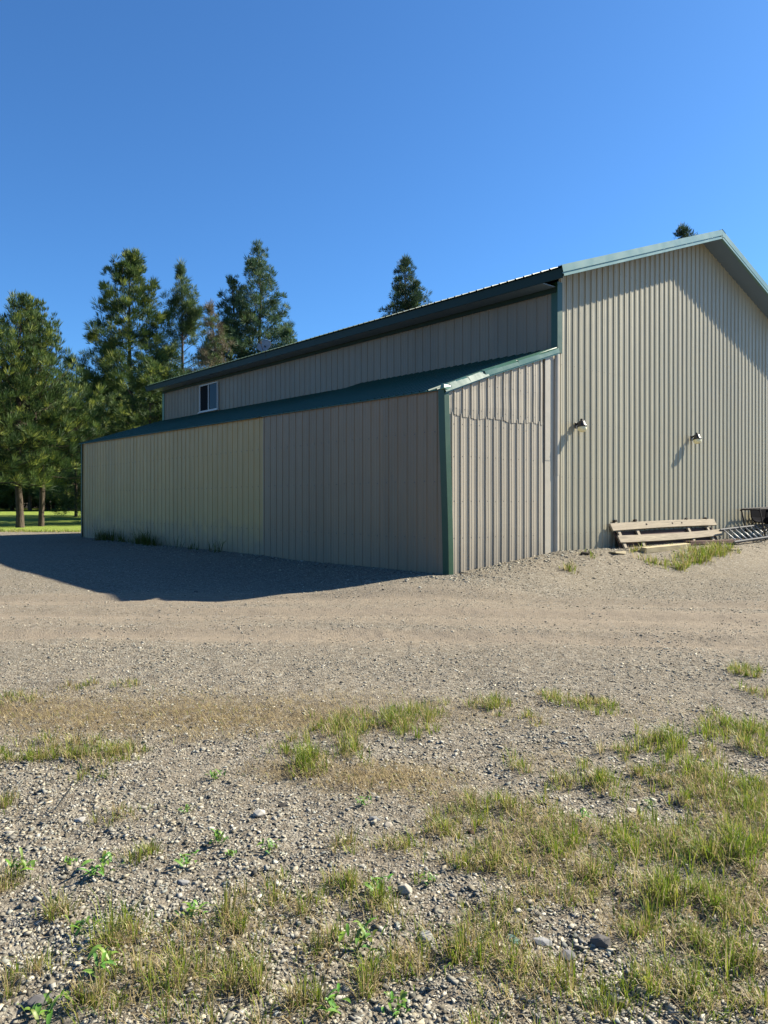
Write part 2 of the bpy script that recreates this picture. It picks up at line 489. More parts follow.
def blob_world():
    out = []
    for px, py, rx, ry, am, gr, hh in BLOBS:
        x, Y = ground_at(px, py)
        out.append((x, Y, rx * Y / FPX, ry * Y * Y / (FPX * 1.7), am, gr, hh))
    return out
BW = blob_world()
GW = [(*ground_at(px, py), rx, ry) for px, py, rx, ry in GAPS]

def cover(x, y):
    """grass cover 0..1 at ground points"""
    c = np.zeros_like(x)
    for bx, by, rx, ry, am, gr, hh in BW:
        c = np.maximum(c, am * np.exp(-(((x - bx) / (rx * 1.1)) ** 2 + ((y - by) / (ry * 1.2)) ** 2)))
    # overall meadow area creeping in from the lower right and along the bottom edge
    px = 384 + FPX * x / np.maximum(y, .3); py = HORIZ + FPX * 1.7 / np.maximum(y, .3)
    edge = np.interp(px, [-400, 0, 100, 250, 330, 420, 520, 640, 768, 1200], [970, 935, 915, 890, 860, 825, 795, 770, 735, 690])
    base = sstep(-25, 45, py - edge) * np.interp(px, [0, 300, 520, 700], [.36, .48, .62, .95])
    base = base * np.clip(3.6 * (fbm(x * 2.6, y * 2.6, 31, 3) - .385), 0, 1.3)
    for gx, gy, rx, ry in GW:
        q = ((x - gx) / (rx * gy / FPX)) ** 2 + ((y - gy) / (ry * gy * gy / (FPX * 1.7))) ** 2
        base = base * (1 - .92 * np.exp(-q ** 1.5))
        c = c * (1 - .6 * np.exp(-q ** 1.5))
    return np.clip(np.maximum(c * .8, base), 0, 1)

def soilmap(x, y):
    px = 384 + FPX * x / np.maximum(y, .3); py = HORIZ + FPX * 1.7 / np.maximum(y, .3)
    s = .85 * cover(x, y)
    # bare brown strip between the drive and the gravel, dry patches
    band = np.exp(-((py - 715) / 24) ** 2) * np.interp(px, [0, 150, 330, 450, 768], [.85, .75, .75, .35, .25])
    s = np.maximum(s, band * (.5 + .9 * fbm(x * 1.3, y * 1.3, 77, 3)))
    for bx, by, rx, ry, am in ((385, 778, 75, 16, 1.1), (300, 772, 60, 12, .85), (450, 800, 50, 12, .7), (200, 735, 60, 10, .6), (60, 735, 80, 14, .5), (540, 760, 60, 16, .4)):
        gx, gy = ground_at(bx, by)
        s = np.maximum(s, am * np.exp(-(((x - gx) / (rx * gy / FPX)) ** 2 + ((y - gy) / (ry * gy * gy / (FPX * 1.7))) ** 2)))
    return np.clip(s, 0, 1)

def trackmap(x, y):
    """how packed and sandy the drive is: a broad curving lane with lengthwise streaks"""
    tr = y + 0.10 * (x - 1) + 0.012 * (x - 1) ** 2
    lane = sstep(7.9, 9.2, tr) * (1 - sstep(12.6, 14.6, tr))
    streak = fbm(tr * 2.6, x * .22 + tr * .3, 55, 4)
    ruts = np.exp(-((tr - 9.4) / .45) ** 2) + np.exp(-((tr - 11.2) / .5) ** 2) + .8 * np.exp(-((tr - 12.9) / .5) ** 2)
    return np.clip(lane * (.15 + 1.25 * (streak - .25)) + .5 * ruts * (.3 + 1.2 * fbm(tr * 3, x * .4, 12, 3)), 0, 1)

# ------------------------------------------------------------------ ground, lawn
def graded(lo, hi, step, far_lo, far_hi, grow=1.17):
    a = list(np.arange(lo, hi, step))
    s, v = step, a[-1]
    while v < far_hi: s *= grow; v += s; a.append(v)
    s, v, pre = step, lo, []
    while v > far_lo: s *= grow; v -= s; pre.append(v)
    return np.array(pre[::-1] + a)
gxs = graded(-7.5, 9.5, .035, -1500, 1500)
gys = graded(1.6, 17.5, .04, -300, 2500)
XX, YY = np.meshgrid(gxs, gys)
Z = height(XX, YY)
near = np.exp(-((np.maximum(YY - 6, 0)) / 6) ** 2)
Z = Z + ((fbm(XX * 9, YY * 9, 41, 3) - .5) * .03 + cover(XX, YY) * .02) * near * (np.abs(XX) < 12)
nx, ny = len(gxs), len(gys)
idx = np.arange(nx * ny).reshape(ny, nx)
F = np.stack([idx[:-1, :-1], idx[:-1, 1:], idx[1:, 1:], idx[1:, :-1]], -1).reshape(-1, 4)
ground = bulk('ground', np.stack([XX, YY, Z], -1).reshape(-1, 3), F, ground_mat(), smooth=True,
              attrs={'soil': soilmap(XX, YY).ravel(), 'track': trackmap(XX, YY).ravel()})
tag(ground, kind='structure')

def zfine(x, y):
    n = np.exp(-((np.maximum(y - 6, 0)) / 6) ** 2)
    return height(x, y) + ((fbm(x * 9, y * 9, 41, 3) - .5) * .03 + cover(x, y) * .02) * n

def lawn_sheet():
    xs = np.arange(-120, 60.1, 1.0); t = np.linspace(0, 1, 60)
    X = np.repeat(xs[None], 60, 0)
    y0 = 36.4 + .06 * np.abs(X + 14) + .8 * (vnoise(X * .3, X * 0, 3) - .5)
    Y = y0 + t[:, None] ** 1.4 * (93 + 2 * vnoise(X * .2, X * 0, 9) - y0)
    Zl = height(X, Y) + .03
    Zl[0] -= .06
    id_ = np.arange(X.size).reshape(X.shape)
    Fl = np.stack([id_[:-1, :-1], id_[:-1, 1:], id_[1:, 1:], id_[1:, :-1]], -1).reshape(-1, 4)
    return bulk('lawn', np.stack([X, Y, Zl], -1).reshape(-1, 3), Fl, lawn_mat(), smooth=True)
tag(lawn_sheet(), kind='structure')

# ------------------------------------------------------------------ ribbed steel sheets
PITCH = .243
def profile(a0, a1, pitch=PITCH, big=.023, small=.0045, phase=0.0):
    pts = []
    k0 = int(math.floor((a0 - phase) / pitch)) - 1
    k1 = int(math.ceil((a1 - phase) / pitch)) + 1
    for k in range(k0, k1):
        c = phase + k * pitch
        pts += [(c - .026, 0), (c - .016, big), (c + .016, big), (c + .026, 0)]
        for q in (1 / 3, 2 / 3):
            d = c + pitch * q
            pts += [(d - .016, 0), (d - .007, small), (d + .007, small), (d + .016, 0)]
    ins = [(a, h) for a, h in pts if a0 + .004 < a < a1 - .004]
    return [(a0, 0)] + ins + [(a1, 0)]

def ribbed(mb, O, ea, eb, en, a0, a1, lo, hi, rows=6, phase=0.0, wav=.0025, seed=1, screws=None, pitch=PITCH, big=.023):
    O, ea, eb, en = Vector(O), Vector(ea), Vector(eb), Vector(en)
    pr = profile(a0, a1, pitch, big=big, phase=phase)
    V = []
    rnd = random.Random(seed)
    tab = [[rnd.uniform(-1, 1) for _ in range(rows + 1)] for _ in range(int((a1 - a0) / .9) + 3)]
    for a, h in pr:
        l0, h0 = lo(a), hi(a)
        s = (a - a0) / .9; i = int(s); f = s - i; f = f * f * (3 - 2 * f)
        for r in range(rows + 1):
            wv = wav * ((1 - f) * tab[i][r] + f * tab[i + 1][r])
            V.append(O + ea * a + eb * (l0 + (h0 - l0) * r / rows) + en * (h + wv))
    F = []
    for i in range(len(pr) - 1):
        for r in range(rows):
            q = i * (rows + 1) + r
            F.append((q, q + rows + 1, q + rows + 2, q + 1))
    mb.add(V, F, 0)
    if screws:
        k0 = int(math.ceil((a0 - phase) / pitch)); k1 = int((a1 - phase) / pitch)
        for z in screws:
            for k in range(k0, k1):
                a = phase + (k + .17) * pitch
                if not (a0 < a < a1 and lo(a) + .1 < z < hi(a) - .1): continue
                c = O + ea * a + eb * (z + rnd.uniform(-.012, .012)) + en * .005
                V2 = [c + (ea * math.cos(t) + eb * math.sin(t)) * .0135 + en * e for e in (0, .008) for t in [j * math.pi / 3 for j in range(6)]]
                mb.add(V2, [tuple(range(6, 12))] + [(j, (j + 1) % 6, 6 + (j + 1) % 6, 6 + j) for j in range(6)], 1)

X_, Y_, Z_ = (1, 0, 0), (0, 1, 0), (0, 0, 1)
NX, NY, NZ = (-1, 0, 0), (0, -1, 0), (0, 0, -1)

# ------------------------------------------------------------------ the barn
barn = empty('metal_barn', (P0[0], P0[1], 0), YAW)
tag(barn, 'large tan ribbed metal barn with green trim and a lean-to along its shaded side', 'barn')
ROOF0 = ZE + .20                                           # roof sheet height above the outer eave line
def zroof(u):
    return ROOF0 + S * (min(u, 2 * (LW + HW) - u) - (LW - OV))
UR = LW + HW
ROWS = [.75, 2.05, 3.35, 4.65, 5.95, 7.2]

g = MB(); ribbed(g, (0, 0, 0), X_, Z_, NY, 3.60, UE, lambda a: -.5, lambda a: zroof(a) - .19, 8, phase=3.66, screws=ROWS, seed=3)
# apex break: extra point comes from the profile being dense enough
g.build('gable_wall', [M_GABLE, M_SCREW], barn)
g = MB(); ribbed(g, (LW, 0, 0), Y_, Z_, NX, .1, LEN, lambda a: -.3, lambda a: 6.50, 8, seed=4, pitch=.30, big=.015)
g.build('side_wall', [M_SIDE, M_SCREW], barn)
g = MB()
ribbed(g, (0, LEN, 0), X_, Z_, Y_, LW, UE, lambda a: -.5, lambda a: zroof(a) - .19, 4, seed=5)
g.build('rear_wall', [M_GABLE, M_SCREW], barn)
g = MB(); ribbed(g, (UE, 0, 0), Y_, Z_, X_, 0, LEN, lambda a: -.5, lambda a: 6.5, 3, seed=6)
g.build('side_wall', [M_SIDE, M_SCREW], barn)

# roof
cs = 1 / math.hypot(1, S); sn = S * cs
run = (HW + OV) / cs
for sgn, O in ((1, (LW - OV, 0, ROOF0)), (-1, (UE + OV, 0, ROOF0))):
    g = MB()
    ribbed(g, O, Y_, (sgn * cs, 0, sn), (-sgn * sn, 0, cs), -RK, LEN + RK, lambda a: -.06, lambda a: run - .005, 4, seed=7 + sgn)
    g.build('roof', [M_ROOF, M_SCREW], barn)
g = MB()
rz = ROOF0 + S * (HW + OV)
g.extrude([(-.2, -.2 * S + .034), (0, .04), (.2, -.2 * S + .034)], (UR, -RK - .02, rz), (UR, LEN + RK, rz), X_, Z_)
g.build('ridge_cap', M_ROOF, barn)

# rake trim along the two gable slopes, front and back
for yb, dirn in ((-RK, -1), (LEN + RK, 1)):
    for sgn in (1, -1):
        A = Vector((UR - sgn * (HW + OV + .06), yb, ROOF0 - .06 * S)); B = Vector((UR, yb, rz))
        en = Vector((-sgn * sn, 0, cs)); out = Vector((0, dirn, 0))
        g = MB()
        g.extrude([(-.16, .032), (.014, .032), (.014, -.125), (-.012, -.13), (-.012, -.152), (.018, -.157), (.018, -.212), (.0, -.216), (-.05, -.216)], A, B, out, en)
        g.build('rake_trim', M_RAKE, barn)
        g = MB()
        g.add([A + out * -.03 + en * -.205, B + out * -.03 + en * -.205, B + out * (-RK - .0) + en * -.205, A + out * (-RK) + en * -.205], [(0, 1, 2, 3)])
        g.build('rake_soffit', M_SOFFIT, barn)
# boxed eaves
for sgn, ue, uw in ((1, LW - OV, LW), (-1, UE + OV, UE)):
    g = MB()
    z0 = ROOF0 - .03
    g.box((ue + sgn * .012, LEN / 2, z0 - .11), (.024, LEN + 2 * RK - .05, .22))
    g.build('eave_fascia', M_EAVE, barn)
    g = MB()
    g.box(((ue + uw) / 2 + sgn * .012, LEN / 2 + .02, z0 - .205), (OV - .03, LEN - .02, .02))
    g.build('eave_soffit', M_SOFFIT, barn)
    g = MB()
    g.box((uw - sgn * .036, LEN / 2, z0 - .275), (.02, LEN - .02, .115))
    g.build('frieze_trim', M_EAVE, barn)

# upper corner trims of the main block
def corner_trim(x, y, sx, sy, z0, z1, wgt=.16, m=M_GREEN, name='corner_trim'):
    g = MB()
    t = .028
    g.extrude([(sx * wgt, -sy * t + sy * .006), (sx * wgt, -sy * t), (-sx * t, -sy * t), (-sx * t, sy * wgt), (-sx * t + sx * .006, sy * wgt)], (x, y, z0), (x, y, z1), X_, Y_)
    return g.build(name, m, barn)
corner_trim(LW, 0, 1, 1, ZL + SL * LW - .02, 6.52, .15, M_POST)
corner_trim(LW, LEN, 1, -1, 4.6, 6.45)
corner_trim(UE, 0, -1, 1, -.3, 6.52)

# tan strips below, between the lean-to and the main gable
g = MB()
g.box((3.325, .006, 2.265), (.55, .02, 5.13)); g.build('joint_strip', M_TRIMTAN, barn)
g = MB()
for z0, z1, dy in ((-.3, 2.12, 0), (2.10, 4.86, -.006)):
    pr = [(.085 * math.cos(t), -.05 * math.sin(t) + dy) for t in [math.pi * i / 8 for i in range(9)]]
    g.extrude(pr, (3.49, -.012, z0), (3.49 + (.012 if z0 > 0 else 0), -.012, z1), X_, Y_)
    g.extrude([(-.155, -.02 + dy), (.02, -.02 + dy), (.02, .0)], (3.22, 0, z0 if z0 < 0 else 2.42), (3.22, 0, 2.44 if z0 < 0 else 4.78), X_, Y_)
g.build('downpipe_cover', M_TRIMTAN, barn)

# lean-to
def zle(l): return ZL + .15 * max(l, 0) / LEN
LJ = 6.95                                                   # where the newer section meets the older one
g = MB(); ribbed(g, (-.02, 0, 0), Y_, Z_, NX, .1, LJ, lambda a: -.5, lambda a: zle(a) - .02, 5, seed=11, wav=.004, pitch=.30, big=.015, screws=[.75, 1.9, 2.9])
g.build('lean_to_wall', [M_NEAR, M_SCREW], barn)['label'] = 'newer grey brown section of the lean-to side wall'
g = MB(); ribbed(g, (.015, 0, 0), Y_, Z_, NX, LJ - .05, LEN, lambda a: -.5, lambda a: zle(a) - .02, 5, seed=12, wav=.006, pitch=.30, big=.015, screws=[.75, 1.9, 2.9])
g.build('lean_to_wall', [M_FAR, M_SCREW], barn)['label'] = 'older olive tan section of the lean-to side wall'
g = MB()
ribbed(g, (0, 0, 0), X_, Z_, NY, .03, 3.02, lambda a: -.5, lambda a: 3.27 + .02 * math.sin(a * 9), 5, phase=.115, screws=[.75, 1.5, 2.4, 3.05], seed=13, wav=.004, pitch=.25)
g.build('lean_to_gable_wall', [M_LTGABLE, M_SCREW], barn)
g = MB()
ribbed(g, (0, -.011, 0), X_, Z_, NY, .0, 3.0, lambda a: 3.215 + .022 * math.sin(a * 5 + 1) - .012 * (int(a / .25) % 2), lambda a: ZL + SL * a - .04, 4, phase=.165, screws=[3.35, 3.9, 4.3], seed=14, wav=.005, pitch=.25)
g.build('lean_to_gable_wall', [M_LTGABLE, M_SCREW], barn)
g = MB(); ribbed(g, (0, LEN, 0), X_, Z_, Y_, 0, LW, lambda a: -.5, lambda a: zle(LEN) + SL * a - .04, 4, seed=15)
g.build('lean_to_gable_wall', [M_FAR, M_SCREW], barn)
csl = 1 / math.hypot(1, SL); snl = SL * csl
for l0, l1, dz, name in ((-.05, LJ + .25, .075, 'newer raised section of the lean-to roof'), (LJ, LEN + .12, 0.0, None)):
    g = MB()
    pr = profile(l0, l1, PITCH)
    V, F = [], []
    nb = 4
    for a, h in pr:
        for r in range(nb + 1):
            b_ = -.09 + (LW / csl + .05) * r / nb
            V.append(Vector((0, a, zle(a) + .02 + dz * r / nb)) + Vector((csl, 0, snl)) * b_ + Vector((-snl, 0, csl)) * h)
    for i in range(len(pr) - 1):
        for r in range(nb):
            q = i * (nb + 1) + r
            F.append((q, q + nb + 1, q + nb + 2, q + 1))
    # turned-down front edge so the sheet has a visible end
    g.add(V, F)
    e = [Vector((0, a, zle(a) + .02)) + Vector((csl, 0, snl)) * -.088 for a in (l0, l1)]
    g.add([e[0], e[1], e[1] + Vector((.0, 0, -.022)), e[0] + Vector((.0, 0, -.022))], [(0, 1, 2, 3)])
    o = g.build('lean_to_roof', [M_ROOF], barn)
    if name: o['label'] = name
# bent rake trim over the lean-to gable, in two lapped lengths
enl = Vector((-snl, 0, csl)); ebl = Vector((csl, 0, snl))
def rake_run(b0, b1, lift0, lift1, k, lean=.0):
    A = Vector((0, -.02, zle(0))) + ebl * b0 + enl * lift0
    B = Vector((0, -.02, zle(0))) + ebl * b1 + enl * lift1
    g = MB()
    n = 7
    for i in range(n):
        p, q = A.lerp(B, i / n), A.lerp(B, (i + 1) / n)
        g.extrude([(-.16, .10), (-.04, .105), (.045 - lean * .5, .06 + lean * .5 + .012 * math.sin(i * 1.7 + k)), (.06 + lean * .3, -.035), (.045, -.04), (.045, -.065), (.02, -.07)], p, q, NY, enl)
    return g.build('lean_to_rake_trim', M_LRAKE, barn, smooth=False)
rake_run(-.16, 1.18, -.005, .022, 0, .055)
rake_run(1.10, 3.72, .03, .015, 2)
# leaning green corner post
g = MB()
def postsec(z, t):
    u0 = -.15 + .125 * (1 - t) + .012 * math.sin(t * 5)
    return [Vector((u0, -.05, z)), Vector((u0 + .145, -.05, z)), Vector((u0 + .145, .02, z)), Vector((u0 + .02, .02, z)), Vector((u0 + .02, .12, z)), Vector((u0, .12, z))]
secs = [postsec(-.4 + (ZL + .36) * t, t) for t in [i / 8 for i in range(9)]]
V = [p for s_ in secs for p in s_]
F = []
for i in range(8):
    for k in range(6): F.append((i * 6 + k, i * 6 + (k + 1) % 6, (i + 1) * 6 + (k + 1) % 6, (i + 1) * 6 + k))
F.append((48, 49, 50, 51)); F.append((48, 51, 52, 53))
g.add(V, F)
g.build('corner_post', M_POST, barn, bevel=.008)
# post cap: crumpled end of the trim
g = MB(); g.box((-.09, -.03, ZL + .0), (.2, .1, .1), Matrix.Rotation(.25, 3, 'Y'), jit=.02); g.build('post_cap', M_GREEN, barn, bevel=.01)
g = MB()
g.extrude([(.12, .0), (-.035, .0), (-.035, -.12)], (.0, LEN, -.3), (.0, LEN, zle(LEN)), X_, Y_)
g.build('corner_trim', M_ROOF, barn)

# window high in the shaded side wall
win = MB()
wy0, wy1, wz0, wz1 = 16.12, 17.65, 5.12, 6.21
fw = .045
xo = LW - .045
for c, sz in (((xo, (wy0 + wy1) / 2, wz0 + fw / 2), (.07, wy1 - wy0, fw)), ((xo, (wy0 + wy1) / 2, wz1 - fw / 2), (.07, wy1 - wy0, fw)),
              ((xo, wy0 + fw / 2, (wz0 + wz1) / 2), (.068, fw, wz1 - wz0 - 2 * fw)), ((xo, wy1 - fw / 2, (wz0 + wz1) / 2), (.068, fw, wz1 - wz0 - 2 * fw)),
              ((xo - .002, (wy0 + wy1) / 2, (wz0 + wz1) / 2), (.06, .055, wz1 - wz0 - 2 * fw))):
    win.box(c, sz)
wo = win.build('window', M_WHITE, barn, bevel=.006)
for a, b_, dx in ((wy0 + fw, (wy0 + wy1) / 2 - .03, 0), ((wy0 + wy1) / 2 + .03, wy1 - fw, .012)):
    g = MB(); g.box((xo + dx, (a + b_) / 2, (wz0 + wz1) / 2), (.008, b_ - a, wz1 - wz0 - 2 * fw)); g.build('pane', M_SCREEN if dx else M_GLASS, wo)
g = MB(); g.box((xo - .03, (wy0 + wy1) / 2, wz0 - .025), (.12, wy1 - wy0 + .12, .035)); g.build('sill', M_WHITE, wo)

# ------------------------------------------------------------------ wall lamps on the gable
def make_lamp():
    r = empty('wall_lamp')
    g = MB(); g.box((0, -.035, 0), (.10, .035, .14)); g.build('mount_plate', M_BLACK, r, bevel=.006)
    g = MB(); g.tube([(0, -.04, .02), (0, -.08, .05), (0, -.13, .055)], [.022, .026, .03], 10); g.build('arm', M_DARKSTEEL, r, smooth=True)
    Mt = Matrix.Translation((0, -.195, -.01)) @ Matrix.Rotation(math.radians(-6), 4, 'X')
    g = MB(); g.lathe([(.0, .115), (.05, .112), (.075, .095), (.085, .03), (.115, -.005), (.12, -.03), (.105, -.03), (.09, 0), (0, .01)], 22, Mt); g.build('hood', M_BLACK, r, smooth=True)
    g = MB(); g.lathe([(.10, -.028), (.108, -.06), (.10, -.10), (.075, -.135), (.04, -.152), (0, -.157)], 22, Mt); g.build('lens', M_LENS, r, smooth=True)
    g = MB(); g.lathe([(.0, .165), (.026, .16), (.03, .12), (.03, .105)], 12, Mt); g.build('photocell', M_DARKSTEEL, r, smooth=True)
    return r
lamp = make_lamp()
l2 = copy_tree(lamp)
for o, u, lab in ((lamp, 4.19, 'black barn light with yellowed lens on the gable nearer the green corner post'),
                  (l2, 9.64, 'black barn light with whitish lens high above the leaning plank rack end')):
    p = world(u, -.02, 3.27); o.location = p; o.rotation_euler = (0, 0, YAW)
    tag(o, lab, 'wall lamp', 'barn lights on the gable wall')

# ------------------------------------------------------------------ satellite dish on the eave
p = world(LW - OV - .02, 11.75, ROOF0 - .1)
dish = empty('satellite_dish', p, YAW)
tag(dish, 'small grey satellite dish mounted on the edge of the barn roof', 'satellite dish')
Md = Matrix.Translation((-.05, 0, .30)) @ Matrix.Rotation(math.radians(215), 4, 'Z') @ Matrix.Rotation(math.radians(62), 4, 'Y')
g = MB(); g.lathe([(0.001, -.075), (.10, -.068), (.19, -.035), (.25, .0), (.253, .006), (.19, -.028), (.10, -.06), (.001, -.067)], 26, Md); g.build('reflector', M_DISH, dish, smooth=True)
g = MB(); g.tube([(.03, 0, -.1), (.03, 0, .22), (-.03, 0, .30)], .02, 8); g.build('mast', M_DARKSTEEL, dish)
g = MB(); g.tube([Md @ Vector((.2, 0, -.02)), Md @ Vector((.12, 0, .26))], .01, 6); g.box(Md @ Vector((.10, 0, .28)), (.06, .06, .09)); g.build('feed_arm', M_DARKSTEEL, dish)

# ------------------------------------------------------------------ things leaning on the gable wall
def gz(u, l):
    p = world(u, l); return float(height(p.x, p.y))
# plank rack: two long boards on sloping bearers
rack = empty('plank_rack', world(5.52, -.06, 0), YAW)
tag(rack, 'long weathered rack of two wide planks on sloping bearers, leaning against the gable wall', 'plank rack')
RL = 5.35
tilt = math.radians(-38)
ey = Vector((0, -math.sin(math.radians(27)), -math.cos(math.radians(27))))     # down the lean, away from the wall
enr = Vector((0, -ey.z * -1, 0)); enr = Vector((1, 0, 0)).cross(ey).normalized()
if enr.y > 0: enr = -enr
top0 = Vector((0, -.0, .94))
Rm = Matrix((Vector((1, 0, 0)), ey, enr)).transposed()
for s0, wd, x0, x1, bow in ((.0, .20, .0, RL, .02), (.33, .19, .10, RL + .05, -.03)):
    g = MB()
    n = 9
    V = []
    for i in range(n + 1):
        t = i / n; x = x0 + (x1 - x0) * t; dz = bow * math.sin(math.pi * t)
        for a, b_ in ((0, .0), (wd, .0), (wd, .045), (0, .045)):
            V.append(top0 + Vector((x, 0, dz + .03 * t)) + ey * (s0 + a) + enr * b_)
    F = [(i * 4 + k, i * 4 + (k + 1) % 4, (i + 1) * 4 + (k + 1) % 4, (i + 1) * 4 + k) for i in range(n) for k in range(4)] + [(3, 2, 1, 0), tuple(n * 4 + k for k in range(4))]
    g.add(V, F); g.build('plank', M_PLANK, rack, bevel=.006)
for x in (.30, 1.15, 3.75, 4.85):
    g = MB(); c = top0 + Vector((x, 0, .02)) + ey * .32 + enr * -.025
    g.box(c, (.12, .72, .048), Rm); g.build('bearer', M_PLANK, rack, bevel=.005)
g = MB(); g.box(top0 + Vector((RL / 2 + .05, 0, -.02)) + ey * .40 + enr * -.075, (RL - .3, .46, .03), Rm); g.build('shade_board', M_REDWOOD, rack)['label'] = 'dark board added for the shade behind the planks'  # added dark sheet, stands in for the shade in the gap between planks
for x in (.28, 1.18, 3.78, 4.88):
    g = MB(); g.box(top0 + Vector((x, 0, .03)) + ey * -.03 + enr * .02, (.09, .05, .07), Rm, jit=.01); g.build('cleat', M_CLEAT, rack)
for x in (1.6, 2.9, 3.4):
    g = MB(); g.box(top0 + Vector((x, 0, .03)) + ey * .09 + enr * .05, (.05, .035, .012), Rm); g.build('bolt', M_CLEAT, rack)

def beam(name, A, B, w_, h_, mat, label, cat, roll=0.0, group=None):
    A, B = Vector(A), Vector(B)
    d = B - A; L_ = d.length
    o = None
    g = MB()
    n = 6
    V = []
    for i in range(n + 1):
        t = i / n
        for a, b_ in ((-1, -1), (1, -1), (1, 1), (-1, 1)):
            V.append((L_ * t + (random.uniform(-.012, .012) if i in (0, n) else 0), a * w_ / 2 + random.uniform(-.004, .004), h_ / 2 + b_ * h_ / 2 + random.uniform(-.003, .003)))
    F = [(i * 4 + k, i * 4 + (k + 1) % 4, (i + 1) * 4 + (k + 1) % 4, (i + 1) * 4 + k) for i in range(n) for k in range(4)] + [(3, 2, 1, 0), tuple(n * 4 + k for k in range(4))]
    g.add(V, F)
    o = g.build(name, mat, bevel=.006)
    o.location = A
    o.rotation_euler = (roll, -math.atan2(d.z, math.hypot(d.x, d.y)), math.atan2(d.y, d.x))
    return tag(o, label, cat, group)
def wp(u, l, dz=0.0): return world(u, l, gz(u, l) + dz)
beam('timber', wp(5.85, -.80, -.01), wp(7.9, -.85, -.01), .16, .13, M_PLANK2, 'pale yellow squared timber lying on the ground before the plank rack', 'timber', .1)
beam('board', wp(8.5, -1.05, .0), wp(9.75, -1.3, .0), .13, .05, M_PLANK2, 'short pale board half hidden in the grass at the timber end', 'board', .05)
beam('board', wp(8.3, -.62, .0), wp(11.0, -.7, .02), .2, .10, M_REDWOOD, 'dark brown beam on the ground under the plank rack', 'beam')
fx, fy = ground_at(617, 557)
g = MB(); g.box((0, 0, .03), (.42, .2, .05), jit=.02); o = g.build('flat_board', M_PLANK2, loc=place(fx, fy), bevel=.01); o.rotation_euler = (0, .08, YAW)
tag(o, 'short flat piece of pale board on gravel at the left rack end', 'board')
fx, fy = ground_at(587, 555)
g = MB(); g.tube([(-.22, 0, .02), (-.1, .05, .05), (0, -.03, .03), (.1, .02, .06), (.2, -.04, .02)], [.02, .035, .03, .035, .015], 6)
o = g.build('black_scrap', M_CLEAT, loc=place(fx, fy), smooth=True); o.rotation_euler = (0, 0, YAW)
tag(o, 'small black rubber scrap lying on gravel at the wall foot', 'scrap')

# aluminium ladder on its edge against the wall
A1, A2 = Vector((10.6, -.40, gz(11.4, -.4) + .33)), Vector((16.0, -.30, gz(15.8, -.3) + .46))
off = Vector((0, -.40, -.33))
lad = empty('ladder', (P0[0], P0[1], 0), YAW)
tag(lad, 'silver aluminium ladder lying tilted along the wall beyond the plank rack', 'ladder')
d = (A2 - A1).normalized(); up = d.cross(off.normalized()).normalized()
Rl = Matrix((d, off.normalized(), up)).transposed()
for base in (Vector((0, 0, 0)), off):
    g = MB(); c = (A1 + A2) / 2 + base
    L_ = (A2 - A1).length
    g.box(c, (L_, .026, .06), Rl); g.box(c + up * .03, (L_, .045, .007), Rl); g.box(c - up * .03, (L_, .045, .007), Rl)
    g.build('rail', M_ALU, lad)
k = 0
x = .22
while x < (A2 - A1).length - .1:
    g = MB(); p = A1 + d * x
    g.tube([p + off * .02, p + off * .98], .02, 8); g.build('rung', M_RUNG, lad, smooth=True); x += .36

# dark tubular frame behind the ladder
fr = empty('tube_frame', (P0[0] - .55 * GX, P0[1] - .55 * GY, -.08), YAW)
tag(fr, 'dark tubular steel frame with a black sling seat standing behind the ladder', 'metal frame')
z0 = gz(14, -.3)
def T(name, pts, r=.022): 
    g = MB(); g.tube(pts, r, 8); return g.build(name, M_DARKSTEEL, fr, smooth=True)
for y in (-.18, -.72):
    T('top_bar', [(12.95, y, z0 + .92), (13.05, y, z0 + .97), (16.4, y, z0 + 1.03)])
    T('leg', [(13.0, y, z0 + .95), (13.45, y, z0)])
    T('brace', [(13.6, y, z0 + .42), (14.5, y, z0 + .82), (14.7, y, z0 + .98)], .018)
    T('leg', [(15.9, y, z0 + 1.0), (15.6, y, z0)])
    T('lower_bar', [(13.4, y, z0 + .3), (15.7, y, z0 + .36)], .018)
for q, zz in ((13.02, .95), (15.95, 1.0)): T('cross_bar', [(q, -.18, z0 + zz), (q, -.72, z0 + zz)])
M_SLING = paint('black_sling_fabric', (.006, .006, .008), .95, .2, spec=.02)
g = MB()
V, F = [], []
for i in range(12):
    t = i / 11
    for j in range(9):
        q = j / 8                                   # hangs from the front bar, folds under, rises to the back bar
        a = math.pi * q
        V.append((13.55 + 1.9 * t, -.45 - .25 * math.cos(a), z0 + .94 - .42 * math.sin(a) ** .6 + .02 * math.sin(7 * t + 3 * q)))
for i in range(11):
    for j in range(8): F.append((i * 9 + j, i * 9 + j + 1, i * 9 + j + 10, i * 9 + j + 9))
g.add(V, F); o = g.build('seat', M_SLING, fr); md = o.modifiers.new('thick', 'SOLIDIFY'); md.thickness = .03

